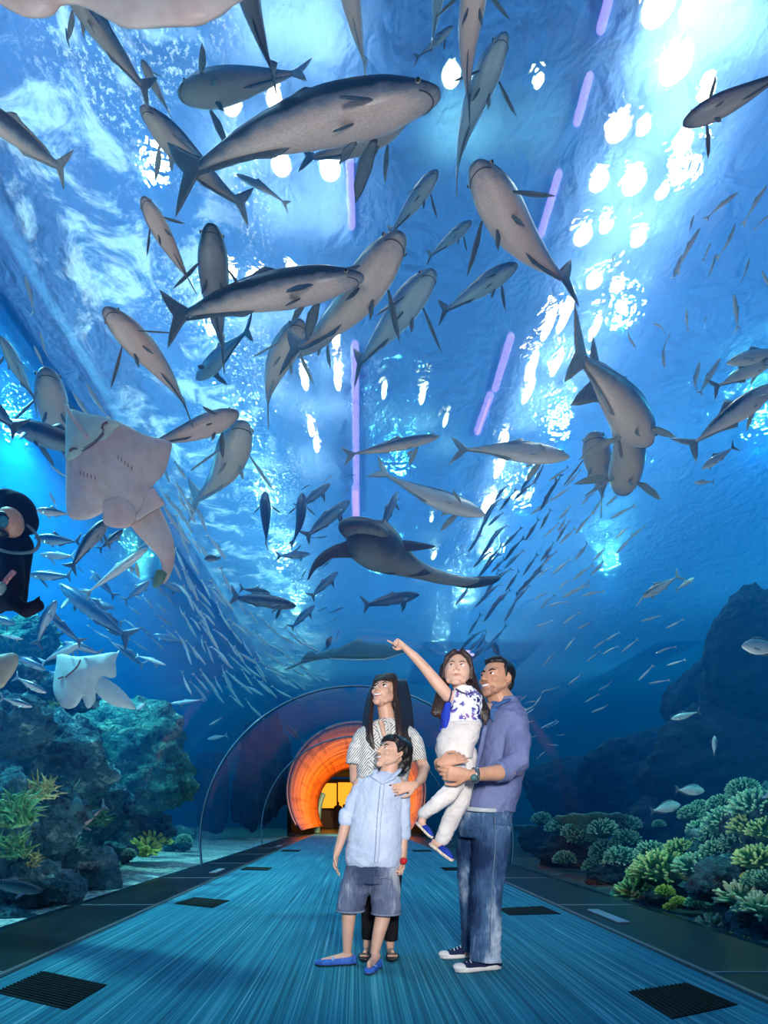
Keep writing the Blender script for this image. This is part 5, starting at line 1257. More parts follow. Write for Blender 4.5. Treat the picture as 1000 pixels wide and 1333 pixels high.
piece('moustache', lambda bm: hd.t(bm, [(-.10, -.35, -.225), (-.05, -.385, -.195), (0, -.398, -.188), (.05, -.385, -.195), (.10, -.35, -.225)], [.012, .02, .018, .02, .012], 8), STB, fa)
SHIRT = fabric('shirt_blue_grey', (.17, .21, .40), (.085, .11, .25), 7)
COLR = fabric('shirt_collar_blue', (.06, .15, .36), (.03, .08, .22), 9)
def shirt_f(bm):
    rings_px(bm, Y, [(661, 909, 12.5, .08, .0), (661, 916, 14, .10, 0), (659, 923, 19, .15, 0), (657, 932, 25, .195, 0), (656, 942, 28, .21, 0), (655, 960, 30, .205, 0), (652, 985, 32, .19, 0), (648, 1005, 33, .18, 0), (641, 1030, 35, .175, 0), (634, 1048, 36, .175, 0), (633, 1057, 36, .17, 0)], 32)
    tube(bm, [A(669, 938, -.13), A(674, 966, -.19), A(672, 992, -.235), A(657, 1003, -.275)], [(.075, .078), (.072, .075), (.070, .074), (.060, .066)], n=18, round_ends=False)
    tube(bm, [A(655, 944, .14), A(645, 975, .16), A(632, 998, .09)], [.075, .065, .06])
o = piece('shirt', shirt_f, SHIRT, fa, .0072, 3); fold_noise(o, .011, 7, .9)
piece('sleeve_cuff', lambda bm: tube(bm, [A(660, 1003, -.265), A(646, 1005, -.30)], [(.064, .070), (.060, .066)], n=18, round_ends=False), SHIRT, o, .006, 2)
piece('collar', lambda bm: (tube(bm, [A(642, 921, -.115), A(656, 914, -.10), A(673, 908, .0), A(668, 908, .09)], [(.014, .034)] * 4, side=(0, .2, 1), n=10), tube(bm, [A(645, 915, -.085), A(640, 928, -.12), A(643, 939, -.16)], [(.03, .012), (.034, .012), (.006, .006)], side=(1, 0, .4), n=10)), COLR, o, .005, 3)
piece('placket', lambda bm: tube(bm, smooth_path([tuple(A(632, 945, -.12)), tuple(A(624, 985, -.10)), tuple(A(612, 1020, -.12)), tuple(A(603, 1053, -.10))], 4), [(.014, .006)] * 13, n=8), SHIRT, o)
def denim(name, c, fade, dark):
    t = NT(name); a = t.tex(3.4, 4, stretch=(1, 1, .6)).outputs[0]; b = t.tex(90, 3, stretch=(1, 1, .15)).outputs[0]; f = t.tex(22, 4, stretch=(.6, .6, 2)).outputs[0]
    v = t.math('ADD', t.math('MULTIPLY', a, .86), t.math('MULTIPLY', b, .14))
    t.bsdf(t.ramp(v, [(.38, dark), (.5, c), (.61, fade)]).outputs[0], .85, 0, t.bump(t.math('ADD', f, t.math('MULTIPLY', b, .3)), .5, .008), .2); return t.m
JEAN = denim('denim_dark', (.055, .125, .25), (.46, .55, .66), (.008, .026, .085))
def jeans_f(bm):
    rings_px(bm, Y, [(633, 1046, 33, .155, 0), (632, 1060, 34, .165, 0), (630, 1078, 34, .165, 0), (628, 1090, 30, .15, 0)], 28)
    tube(bm, [A(641, 1075, -.075), A(638, 1110, -.09), A(634, 1150, -.115), A(633, 1175, -.125), A(632, 1210, -.14), A(632, 1240, -.15), A(632, 1252, -.155)], [(.113, .11), (.102, .11), (.094, .10), (.088, .095), (.086, .092), (.088, .095), (.090, .10)], side=(1, 0, 0), n=20, round_ends=False)
    tube(bm, [A(619, 1075, .08), A(613, 1110, .085), A(614, 1150, .10), A(615, 1180, .10), A(616, 1212, .11), A(617, 1236, .12)], [(.105, .10), (.088, .10), (.080, .09), (.072, .085), (.072, .085), (.072, .09)], side=(1, 0, 0), n=20, round_ends=False)
o = piece('jeans', jeans_f, JEAN, fa, .0075, 4); fold_noise(o, .008, 7, 1.3)
SEAM = simple('jean_seam', (.13, .20, .30), .8)
piece('seam', lambda bm: tube(bm, smooth_path([tuple(A(644, 1062, -.195)), tuple(A(645, 1100, -.205)), tuple(A(641, 1150, -.222)), tuple(A(639, 1200, -.238)), tuple(A(638, 1240, -.258))], 5), [.0028] * 21, n=6), SEAM, o)
piece('belt', lambda bm: tube(bm, [A(604, 1052, -.115), A(620, 1054, -.168), A(640, 1055, -.178), A(655, 1054, -.15), A(664, 1052, -.09)], [(.013, .005)] * 5, side=(0, 0, 1), n=8), simple('belt_pale', (.42, .48, .52), .5), o)
WATCH = simple('watch_steel', (.28, .32, .32), .25, .8)
def band(bm, c, d, rx, ry, w, n=22):
    s, t_ = frame(d, (0, 0, 1)); pts = [c + s * (rx * math.cos(2 * PI * i / n)) + t_ * (ry * math.sin(2 * PI * i / n)) for i in range(n + 1)]
    tube(bm, pts, [(w, .003)] * (n + 1), side=d, n=8, round_ends=False)
wt = piece('wristwatch', lambda bm: band(bm, A(619, 1009, -.405), Vector((-1, -.1, 0)), .040, .036, .014), WATCH, fa)
piece('watch_dial', lambda bm: tube(bm, [A(617, 1012, -.443), A(617, 1012, -.456)], [.019, .018], n=16), simple('dial', (.07, .16, .16), .15), wt)
SOLE = simple('sole_white', (.80, .79, .76), .6, 0, .05); NAVY = fabric('canvas_navy', (.018, .028, .09)); LACE = simple('lace_white', (.85, .85, .82), .7, 0, .05)
def sneaker(heel, toe, Lr, name='shoe', parent=None, up=NAVY):
    d = (toe - heel); L = d.length; d.normalize(); s = Vector((0, 0, 1)).cross(d).normalized(); Z = Vector((0, 0, 1))
    def T(u, v, z): return heel + d * (u * L) + s * (v * L) + Z * (z * L)
    o = piece(name, lambda bm: (tube(bm, [T(.06, 0, .10), T(.3, 0, .12), T(.55, 0, .12), T(.78, 0, .09), T(.93, 0, .065)], [(.125, .11), (.135, .13), (.15, .11), (.16, .075), (.12, .045)][0:5] and [(.125 * L, .11 * L), (.135 * L, .13 * L), (.15 * L, .11 * L), (.16 * L, .075 * L), (.12 * L, .045 * L)], side=s), tube(bm, [T(.15, 0, .15), T(.2, 0, .32)], [(.12 * L, .13 * L), (.105 * L, .12 * L)], side=s)), up, parent, .005, 3)
    def outl(z, g):
        return [T(u, v * g, z) for u, v in [(.0 - .02, 0), (.02, .10), (.15, .135), (.4, .125), (.62, .15), (.8, .165), (.94, .12), (1.01, .02), (.96, -.09), (.8, -.15), (.6, -.14), (.4, -.115), (.15, -.13), (.02, -.10)]]
    piece('sole', lambda bm: (loft(bm, [outl(-.0, .97), outl(.03, 1.03), outl(.085, 1.02), outl(.10, .9)])), SOLE, o)
    piece('toe_cap', lambda bm: ell(bm, T(.88, 0, .085), (.15 * L, .155 * L, .075 * L), Matrix((d, s, Z)).transposed(), 3), SOLE, o)
    for i in range(5):
        u = .42 + i * .075; zz = .285 - i * .030
        piece('lace', lambda bm: tube(bm, [T(u, -.085, zz - .02), T(u + .02, 0, zz + .008), T(u + .035, .085, zz - .02)], [.012 * L] * 3, n=6), LACE, o)
    return o
sneaker(Vector((P(652, 1250, 3.27).x, 3.30, .005)), Vector((P(591, 1262, 3.25).x, 3.22, .005)), 1, parent=fa)
sneaker(Vector((P(628, 1244, 3.55).x, 3.58, .005)), Vector((P(572, 1244, 3.55).x, 3.53, .005)), 1, parent=fa)
# ------------------------------------------------------------------ BOY
Y = 3.37; A = PX(Y)
bo = empty('person', (P(478, 1255, Y).x, Y, 0), 'boy in pale blue shirt, denim shorts and blue loafers with a red watch, gazing up', 'person')
hd = Head(A(511, 982), .226, -58, 22, 0)
def body_b(bm):
    hd.flesh(bm, .98, .9); hd.neck(bm, A(504, 1012, .0), .055, .046)
    rings_px(bm, Y, [(497, 1010, 14, .06, 0), (495, 1022, 24, .07, 0), (490, 1080, 27, .08, 0), (487, 1130, 27, .08, 0)])
    tube(bm, [A(470, 1020), A(458, 1045), A(451, 1068), A(444, 1094, -.02), A(438, 1112, -.04)], [.042, .036, .032, .027, .019])
    hand(bm, A(438, 1111, -.04), Vector((-.10, -.15, -1)), Vector((.9, -.3, 0)), .145, (12, 18, 24, 30), thumb=-1, tc=.25)
    tube(bm, [A(521, 1022), A(526, 1052), A(525, 1082), A(524, 1105, -.02), A(523, 1124, -.03)], [.042, .036, .033, .028, .021])
    hand(bm, A(523, 1123, -.03), Vector((-.18, -.25, -1)), Vector((-.7, -.5, .1)), .135, (72, 74, 76, 78), thumb=1, tc=.5)
    tube(bm, [A(466, 1125), A(457, 1170), A(454, 1192), A(453, 1212, .01), A(452, 1238, .02)], [.065, .048, .043, .036, .026])
    tube(bm, [A(500, 1125), A(502, 1172, -.02), A(498, 1196, -.03), A(493, 1216, -.05), A(488, 1240, -.06)], [.065, .050, .045, .038, .027])
    tube(bm, [A(454, 1244, .02), A(435, 1250, .01), A(420, 1252, .0)], [(.028, .026), (.030, .018), (.022, .012)])
    tube(bm, [A(490, 1244, -.06), A(484, 1253, -.12), A(480, 1256, -.18)], [(.028, .026), (.030, .018), (.022, .012)])
piece('body', body_b, SK_B, bo, .0046, 3)
hd.face(bo, .9, brow=1.2, open_=.6, look=(-.4, .6))
piece('hair', lambda bm: (hd.e(bm, (0, .13, .19), (.36, .41, .36), 4), hd.e(bm, (0, -.10, .33), (.28, .27, .16), 4), hd.e(bm, (0, .34, .02), (.30, .24, .30), 3), hd.e(bm, (0, .32, -.20), (.22, .16, .20), 3),
     [hd.t(bm, [(k * .30, .02, .30), (k * .345, -.03, .12), (k * .32, -.07, -.02)], [.09, .06, .015]) for k in (-1, 1)],
     [hd.t(bm, [(x, -.25, .38), (x + .02, -.305, .28), (x + .03, -.335, .20 + .03 * (i % 2))], [.06, .035, .012]) for i, x in enumerate((-.2, -.12, -.04, .05, .14, .22))],
     [hd.t(bm, [(x, .42, .0), (x, .47, -.2), (x * 1.1, .42, -.36)], [.09, .07, .015]) for x in (-.16, -.05, .06, .17)]), HAIRM, bo, .0055, 2)
SHB = fabric('shirt_pale_blue', (.58, .68, .84), (.42, .52, .70), 8)
def shirt_b(bm):
    rings_px(bm, Y, [(503, 1004, 12, .055, 0), (500, 1009, 17, .07, 0), (496, 1014, 25, .082, 0), (494, 1026, 31, .095, 0), (491, 1060, 33, .105, 0), (489, 1090, 36, .115, 0), (487, 1110, 38, .12, 0), (487, 1121, 37.5, .12, 0), (487, 1127, 34, .115, 0)], 32)
    tube(bm, [A(475, 1017), A(466, 1030), A(457, 1050), A(453, 1064)], [(.044, .048), (.044, .047), (.041, .044), (.042, .044)], n=18, round_ends=False)
    tube(bm, [A(515, 1018), A(525, 1036), A(526, 1062), A(525, 1083)], [(.044, .048), (.044, .047), (.041, .044), (.042, .044)], n=18, round_ends=False)
o = piece('shirt', shirt_b, SHB, bo, .0065, 3); fold_noise(o, .009, 9, .9)
piece('collar', lambda bm: (tube(bm, [A(498, 1020, -.105), A(487, 1010, -.085), A(489, 1003, -.05)], [(.006, .006), (.022, .008), (.016, .008)], side=(1, 0, .3), n=10), tube(bm, [A(498, 1020, -.105), A(509, 1013, -.088), A(519, 1004, -.05), A(521, 1001, .0)], [(.006, .006), (.022, .008), (.018, .008), (.016, .008)], side=(1, 0, .3), n=10)), SHB, o, .005, 3)
piece('placket', lambda bm: tube(bm, [A(498, 1022, -.122), A(494, 1060, -.125), A(490, 1122, -.130)], [(.012, .005)] * 3, side=(1, 0, 0), n=8), SHB, o)
for y in (1028, 1044, 1062, 1082, 1102): piece('button', lambda bm: ell(bm, A(497 - (y - 1028) * .075, y, -.131), (.0042, .003, .0042), None, 2), SOLE, o)
for c_, x0, x1, yy in ((0, 451, 450.5, 1065), (0, 525, 525, 1084)): piece('sleeve_cuff', lambda bm: tube(bm, [A(x0, yy - 5), A(x1, yy + 3)], [(.0455, .0475)] * 2, n=18), SHB, o, .006, 1)
SHT = denim('denim_washed', (.16, .20, .30), (.62, .66, .72), (.035, .055, .12))
def shorts_b(bm):
    rings_px(bm, Y, [(487, 1112, 33, .10, 0), (486, 1125, 35, .11, 0), (484, 1140, 36.5, .115, 0), (483, 1148, 36, .11, 0)], 28)
    tube(bm, [A(467, 1142), A(461, 1160), A(457, 1176), A(456.5, 1185)], [(.092, .10), (.086, .095), (.083, .09), (.083, .09)], side=(1, 0, 0), n=20, round_ends=False)
    tube(bm, [A(500, 1142), A(502, 1162, -.01), A(502.5, 1180, -.02), A(502.5, 1188, -.02)], [(.092, .10), (.090, .095), (.086, .09), (.086, .09)], side=(1, 0, 0), n=20, round_ends=False)
o = piece('denim_shorts', shorts_b, SHT, bo, .0068, 3); fold_noise(o, .007, 9, 1.0)
piece('hem', lambda bm: tube(bm, [A(456.5, 1185, 0) + Vector((math.cos(a) * .084, math.sin(a) * .090, 0)) for a in [2 * PI * i / 24 for i in range(25)]], [(.006, .0025)] * 25, side=(0, 0, 1), n=6), simple('denim_hem', (.20, .24, .33), .9), o)
piece('hem', lambda bm: tube(bm, [A(502.5, 1188.5, -.02) + Vector((math.cos(a) * .087, math.sin(a) * .090, 0)) for a in [2 * PI * i / 24 for i in range(25)]], [(.006, .0025)] * 25, side=(0, 0, 1), n=6), simple('denim_hem', (.20, .24, .33), .9), o)
piece('pocket_tear', lambda bm: tube(bm, [A(494, 1143, -.118), A(503, 1142, -.119), A(509, 1145, -.112)], [(.003, .002)] * 3, n=6), simple('denim_hem', (.20, .24, .33), .9), o)
RED = simple('watch_red', (.55, .02, .02), .35)
wt = piece('red_watch', lambda bm: band(bm, A(523.5, 1120, -.028), Vector((0, -.1, -1)), .030, .028, .013), RED, bo)
piece('watch_case', lambda bm: tube(bm, [A(525, 1121, -.056), A(525.5, 1121, -.070)], [.022, .021], n=16), RED, wt); piece('watch_dial', lambda bm: tube(bm, [A(525.5, 1121, -.071), A(525.5, 1121, -.074)], [.014, .013], n=16), simple('watch_dial_dark', (.03, .01, .012), .2), wt)
LOAF = fabric('loafer_blue', (.05, .17, .62), (.03, .10, .42), 20, .45)
def loafer(heel, toe, parent, m=LOAF, name='loafer'):
    d = (toe - heel); L = d.length; d.normalize(); s = Vector((0, 0, 1)).cross(d).normalized(); Z = Vector((0, 0, 1))
    def T(u, v, z): return heel + d * (u * L) + s * (v * L) + Z * (z * L)
    def prof(z, g, lip=0): return [T(u, v * g, z + (lip if u < .5 else 0)) for u, v in [(-.02, 0), (.02, .10), (.15, .14), (.4, .13), (.62, .155), (.8, .155), (.94, .10), (1.0, .01), (.95, -.08), (.8, -.14), (.6, -.14), (.4, -.12), (.15, -.135), (.02, -.10)]]
    o = piece(name, lambda bm: loft(bm, [prof(.0, .92), prof(.04, 1.03), prof(.10, 1.0, .03), prof(.15, .86, .06), prof(.165, .70, .05)][:3] + [[T(.1 + (u - .1) * .97, v * .9, .155 + (.05 if u < .25 else 0) - (0.05 if u > .85 else 0)) for u, v in [(.0, 0), (.03, .10), (.15, .13), (.4, .12), (.62, .12), (.78, .11), (.9, .06), (.94, .01), (.9, -.05), (.78, -.10), (.6, -.11), (.4, -.11), (.15, -.125), (.03, -.09)]]]), m, parent, .005, 2)
    piece('strap', lambda bm: tube(bm, [T(.58, -.13, .13), T(.56, 0, .185), T(.58, .13, .13)], [(.035 * L, .012 * L)] * 3, side=d, n=8), simple('loafer_strap', (.35, .50, .80), .3), o)
    piece('sole', lambda bm: loft(bm, [prof(-.005, .9), prof(.03, .98)]), simple('sole_dark', (.02, .02, .03), .7), o)
    return o
loafer(Vector((P(464, 1250, 3.39).x, 3.40, .006)), Vector((P(410, 1250, 3.38).x, 3.36, .006)), bo)
loafer(Vector((P(494, 1250, 3.33).x, 3.345, .006)), Vector((P(478, 1258, 3.2).x - .005, 3.15, .006)), bo)

# ------------------------------------------------------------------ GIRL
Y = 3.23; A = PX(Y)
gi = empty('person', A(597, 990), 'small girl in floral top and white trousers, carried on an arm, pointing up', 'person')
hd = Head(A(596, 873), .216, -14, 8, 4)
def body_g(bm):
    hd.flesh(bm, 1.22, .45); hd.e(bm, (0, -.13, -.2), (.27, .21, .19), 4); hd.neck(bm, A(604, 905, .01), .042, .036)
    rings_px(bm, Y, [(604, 901, 10, .04, 0), (604, 910, 20, .058, 0), (603, 930, 19, .06, 0), (600, 950, 20, .07, 0), (594, 975, 20, .08, 0)])
    tube(bm, [A(594, 908), A(583, 906, .0), A(568, 888, -.02), A(552, 868, -.04), A(540, 855, -.05), A(526, 842, -.06)], [.036, .037, .034, .028, .025, .0175], n=14)
    hand(bm, A(527, 843, -.06), Vector((-.85, -.15, .52)), Vector((-.25, -.75, -.6)), .118, (3, 74, 78, 80), thumb=1, tc=.5, fan=.1, rs_=1.08)
    tube(bm, [A(618, 912, .02), A(632, 922, .09), A(652, 922, .16), A(668, 920, .14)], [.035, .032, .026, .018])
    hand(bm, A(667, 920, .14), Vector((1, -.4, -.05)), Vector((0, .2, -1)), .10, (25, 30, 34, 38), thumb=1, tc=.2)
    tube(bm, [A(592, 980, -.02), A(592, 1024, -.12), A(570, 1046, -.12), A(551, 1062, -.10), A(549, 1070, -.10)], [.055, .045, .038, .026, .022])
    tube(bm, [A(602, 985, .04), A(598, 1040, .0), A(584, 1070, .02), A(573, 1096, .02), A(571, 1103, .02)], [.055, .045, .036, .025, .022])
piece('body', body_g, SK_G, gi, .0036, 3)
hd.face(gi, .7, brow=.9, open_=0, look=(-.7, .5), eyes=1.25)
def hair_g(bm):
    hd.e(bm, (0, .13, .20), (.37, .41, .36), 4); hd.e(bm, (0, .02, .36), (.28, .24, .15), 3)
    for k in (-1, 1): hd.t(bm, [(k * .10, -.26, .42), (k * .27, -.20, .28), (k * .345, -.08, .05), (k * .36, .02, -.2)], [.07, .08, .07, .07])
    for i in range(7):
        dx = i * 2.2
        tube(bm, smooth_path([tuple(A(578 + i * .8, 868, .05)), tuple(A(574 + dx * .4, 895, .05)), tuple(A(570 + dx * .4, 912, .03)), tuple(A(566 + dx + 3 * math.sin(i), 928, .02)), tuple(A(571 + dx * .6, 938 - abs(i - 3) * 2, .02))], 3), [(.024, .02)] * 10 + [(.018, .015), (.012, .012), (.005, .005)], n=8)
        tube(bm, smooth_path([tuple(A(606 + i * .8, 868, .05)), tuple(A(611 + dx * .5, 890, .04)), tuple(A(614 + dx * .8, 908, .01)), tuple(A(626 + dx * .6 + 2 * math.sin(i * 2), 926, -.02)), tuple(A(630 + dx * .3, 944 - abs(i - 3) * 3, -.03))], 3), [(.025, .02)] * 10 + [(.018, .015), (.012, .012), (.005, .005)], n=8)
piece('hair', hair_g, HAIRB, gi, .0055, 1)
piece('headband', lambda bm: hd.t(bm, [(-.34, .06, .24), (-.25, .0, .43), (0, -.03, .55), (.25, .0, .46), (.36, .06, .26)], [(.045, .018)] * 5, 10, (0, 1, 0)), simple('headband_violet', (.16, .12, .55), .4, 0, .6, 60), gi)
piece('hair_bow', lambda bm: (hd.e(bm, (.20, -.05, .50), (.09, .03, .045)), hd.e(bm, (.31, -.03, .42), (.09, .03, .045)), hd.e(bm, (.255, -.06, .46), (.03, .03, .03))), simple('bow_lilac', (.50, .45, .85), .4), gi)
for k in (-1, 1): piece('earring', lambda bm: hd.e(bm, (k * .345, .02, -.13), (.022, .022, .028), 2), simple('pearl', (.8, .75, .65), .2), gi)
t = NT('floral_print')
vo = t.tex(17, 0, typ='TexVoronoi'); nz = t.tex(34, 4, distort=1.4).outputs[0]; n2 = t.tex(14, 2).outputs[0]
f1 = t.ramp(nz, [(.46, (0, 0, 0)), (.50, (1, 1, 1))]).outputs[0]; f2 = t.ramp(vo.outputs[0], [(.46, (1, 1, 1)), (.58, (0, 0, 0))]).outputs[0]
mk = t.mix(1, f1, f2, 'MULTIPLY')
ink = t.ramp(n2, [(.42, (.015, .02, .14)), (.5, (.07, .09, .42)), (.6, (.22, .12, .38))]).outputs[0]
t.bsdf(t.mix(mk, (.80, .84, .86), ink), .75, 0, t.bump(n2, .3, .01), .2); FLO = t.m
TB = fabric('side_panel_blue', (.03, .07, .60), (.02, .05, .4)); WH = fabric('trousers_white', (.80, .76, .72), (.62, .59, .58), 7, .85, 200, .22, (1, 1, 1), .010)
def top_g(bm):
    rings_px(bm, Y, [(604, 894, 10, .045, 0), (605, 899, 15, .055, 0), (607, 907, 20.5, .066, 0), (606, 920, 22, .074, 0), (604, 935, 22.5, .078, 0), (602, 948, 23.5, .082, 0)], 28)
o = piece('top', top_g, FLO, gi, .0048, 2); fold_noise(o, .004, 20)
piece('neck_trim', lambda bm: tube(bm, [A(594, 897, -.05), A(600, 901, -.062), A(608, 904, -.066), A(616, 901, -.06)], [.0045] * 4, n=6), simple('trim_navy', (.02, .02, .10), .6), o)
piece('armhole_trim', lambda bm: tube(bm, smooth_path([tuple(A(588, 897, -.035)), tuple(A(587.5, 904, -.058)), tuple(A(585, 912, -.055)), tuple(A(581, 917, -.02))], 3), [.004] * 10, n=6), simple('trim_navy', (.02, .02, .10), .6), o)
piece('side_panel', lambda bm: (tube(bm, [A(583, 918, .0), A(580, 932, .0), A(579, 946, .01)], [(.020, .055), (.026, .065), (.022, .07)], side=(1, 0, 0), n=14), tube(bm, [A(578, 940, .02), A(572, 951, .03)], [(.014, .04), (.006, .02)], side=(1, 0, 0), n=10)), TB, o, .005, 2)
def trs(bm):
    rings_px(bm, Y, [(603, 941, 23, .082, 0), (600, 950, 25, .09, 0), (596, 962, 27, .10, 0), (592, 975, 25, .105, 0), (592, 988, 22, .10, 0)], 28)
    tube(bm, [A(590, 978, -.02), A(591, 1000, -.08), A(592, 1022, -.12), A(584, 1034, -.125), A(569, 1046, -.12), A(556, 1056, -.11)], [.080, .064, .052, .050, .044, .034], n=20)
    tube(bm, [A(603, 982, .04), A(602, 1020, .01), A(598, 1044, .0), A(588, 1066, .01), A(578, 1088, .02)], [.080, .066, .056, .050, .044], n=20)
o = piece('trousers', trs, WH, gi, .0052, 2); fold_noise(o, .0055, 13, 1.0)
piece('waistband', lambda bm: rings_px(bm, Y, [(603, 941, 24, .086, 0), (602.5, 947, 24.6, .088, 0)], 28), WH, o)
piece('ankle_cuff', lambda bm: tube(bm, [A(557, 1055, -.11), A(552, 1059, -.105)], [.036, .034], n=14), WH, o); piece('ankle_cuff', lambda bm: tube(bm, [A(579, 1086, .02), A(576, 1092, .02)], [.044, .042], n=14), WH, o)
ESP = fabric('espadrille_blue', (.02, .06, .42), (.01, .03, .25), 20)
ROPE = simple('espadrille_sole', (.72, .60, .48), .8, 0, .3, 60, .5)
def espadrille(heel, toe, up, parent):
    d = toe - heel; L = d.length; d.normalize(); Z = (up - d * up.dot(d)).normalized(); s = Z.cross(d)
    def T(u, v, z): return heel + d * (u * L) + s * (v * L) + Z * (z * L)
    def prof(z, g): return [T(u, v * g, z) for u, v in [(-.02, 0), (.02, .10), (.15, .14), (.4, .135), (.62, .16), (.8, .155), (.94, .10), (1.0, .01), (.95, -.08), (.8, -.14), (.6, -.15), (.4, -.13), (.15, -.135), (.02, -.10)]]
    o = piece('espadrille', lambda bm: (tube(bm, [T(.42, 0, .10), T(.62, 0, .11), T(.82, 0, .085), T(.93, 0, .06)], [(.13 * L, .12 * L), (.15 * L, .12 * L), (.145 * L, .08 * L), (.09 * L, .05 * L)], side=s, n=14), tube(bm, [T(.03, -.11, .10), T(-.0, 0, .14), T(.03, .11, .10)], [(.02 * L, .08 * L)] * 3, side=d, n=8)), ESP, parent, .0045, 2)
    piece('sole', lambda bm: loft(bm, [prof(-.04, .93), prof(-.02, 1.03), prof(.045, 1.03), prof(.06, .93)]), ROPE, o)
    piece('foot', lambda bm: tube(bm, [T(.10, 0, .12), T(.35, 0, .13), T(.6, 0, .10)], [(.11 * L, .11 * L), (.11 * L, .10 * L), (.11 * L, .06 * L)], side=s, n=12), SK_G, o)
espadrille(A(543, 1071, -.08), A(563, 1091, -.16), Vector((.55, -.35, .75)), gi)
espadrille(A(560, 1098, .04), A(590, 1121, -.05), Vector((.5, -.3, .8)), gi)
# ------------------------------------------------------------------ MOTHER
Y = 3.60; A = PX(Y)
TIPS = []
mo = empty('person', (P(492, 1244, Y).x, Y, 0), 'woman with long dark hair in patterned tunic, hand on the shoulder of the boy', 'person')
hd = Head(A(502, 903), .245, -30, 22, 3)
def body_m(bm):
    hd.flesh(bm, .94, .85); hd.neck(bm, A(506, 944, .01), .056, .047)
    rings_px(bm, Y, [(506, 940, 14, .06, 0), (504, 952, 30, .085, 0), (502, 990, 27, .09, 0), (498, 1040, 24, .09, 0), (496, 1090, 28, .11, 0), (496, 1120, 24, .10, 0)])
    for x0, x1 in ((484, 478), (508, 508)):
        tube(bm, [A(x0, 1110), A(x0, 1165, -.01), A((x0 + x1) / 2, 1200, .0), A(x1, 1232, .0)], [.06, .05, .04, .025])
    tube(bm, [A(478, 1238, .0), A(475, 1243, -.10)], [(.026, .024), (.032, .014)]); tube(bm, [A(508, 1238, .0), A(511, 1243, -.10)], [(.026, .024), (.032, .014)])
    for i in range(5):
        for bx in (475, 511): tube(bm, [A(bx - 5 + i * 2.5, 1243, -.10), A(bx - 5.5 + i * 2.8, 1244.5, -.145 + abs(i - 1.5) * .006)], [.0085, .007], n=8)
    tube(bm, [A(535, 962), A(546, 985, .0), A(553, 1000, -.05), A(549, 1013, -.17), A(541, 1022, -.29)], [.034, .034, .034, .030, .021])
    TIPS.extend(hand(bm, A(541, 1022, -.30), Vector((-.92, -.20, -.20)), Vector((-.05, .95, -.25)), .165, (8, 10, 12, 16), thumb=-1, tc=.1, fan=.45))
    tube(bm, [A(472, 962), A(461, 985), A(462, 1015, .05), A(474, 1030, .12)], [.034, .034, .034, .025])
piece('body', body_m, SK_W, mo, .0046, 3)
hd.face(mo, 1.0, lip=LIP, brow=.9, open_=.8, look=(-.5, .7), lash=True, eyes=1.12)
NAIL = simple('nail_dark_red', (.10, .01, .02), .2)
for tp_, td_, ts_ in TIPS:
    piece('fingernail', lambda bm: ell(bm, tp_ + td_ * .002 + Vector((0, -.0055, .001)), (.007, .003, .0055), None, 2), NAIL, mo)
def hair_m(bm):
    hd.e(bm, (0, .13, .19), (.375, .41, .375), 4); hd.e(bm, (0, .30, .0), (.33, .27, .33), 3); hd.e(bm, (0, .08, .30), (.30, .34, .315), 4)
    for k in (-1, 1): hd.t(bm, [(k * .24, -.16, .36), (k * .325, -.13, .16), (k * .345, -.07, -.10), (k * .34, -.02, -.35)], [.08, .06, .055, .06])
    for i in range(9):
        x = -.26 + i * .065
        hd.t(bm, [(x * .6, .0, .50), (x * .95, -.215, .40), (x * 1.05, -.315 + abs(x) * .25, .25), (x * 1.1, -.352 + abs(x) * .35, .135 + (.03 if i % 3 == 1 else 0))], [.05, .048, .036, .016], 8)
    for i in range(6):
        tube(bm, smooth_path([tuple(A(486 - i * .4, 897, -.02 + i * .02)), tuple(A(484 - i, 915, -.04 + i * .02)), tuple(A(482 - i * 1.4, 940, -.09 + i * .02)), tuple(A(483 - i * 1.2, 958, -.115 + i * .015)), tuple(A(487 - i * 2.4, 976 - i * 3, -.12 + i * .01))], 3), [(.018, .016)] * 9 + [(.017, .015), (.014, .012), (.010, .010), (.004, .004)], n=8)
    for i in range(10):
        tube(bm, smooth_path([tuple(A(514 + i * 1.3, 888, -.03 + i * .012)), tuple(A(518 + i * 1.5, 915, -.06 + i * .015)), tuple(A(520 + i * 1.6, 945, -.12 + i * .016)), tuple(A(521 + i * 1.7, 968, -.13 + i * .012)), tuple(A(524 + i * 1.5, 990 - (i % 3) * 5, -.12 + i * .01))], 3), [(.024, .02)] * 9 + [(.020, .018), (.017, .014), (.011, .010), (.004, .004)], n=8)
piece('hair', hair_m, HAIRB, mo, .006, 1)
# patterned tunic: zigzags and lozenges in slate on off-white
t = NT('tunic_print')
tc = t.n('TexCoord'); sp = t.n('SeparateXYZ'); t.l(tc.outputs['Object'], sp.inputs[0])
ax = t.math('ABSOLUTE', t.math('ADD', sp.outputs[0], -.04)); z = sp.outputs[2]
dg = t.math('ADD', t.math('MULTIPLY', ax, 1.3), z)
st = t.math('GREATER_THAN', t.math('SINE', t.math('MULTIPLY', dg, 330)), .3)
tri = t.math('PINGPONG', z, .055)
lz = t.math('ADD', ax, tri)
ct = t.math('GREATER_THAN', t.math('SINE', t.math('MULTIPLY', lz, 300)), .25)
cen = t.math('LESS_THAN', ax, .10)
pat = t.mix(cen, st, ct)
brk = t.ramp(t.tex(40, 2).outputs[0], [(.42, (.35, .35, .35)), (.5, (1, 1, 1))]).outputs[0]
t.bsdf(t.mix(t.mix(1, pat, brk, 'MULTIPLY'), (.74, .74, .70), (.13, .16, .19)), .8, 0, t.bump(t.tex(12, 3).outputs[0], .4, .012), .2); TUN = t.m
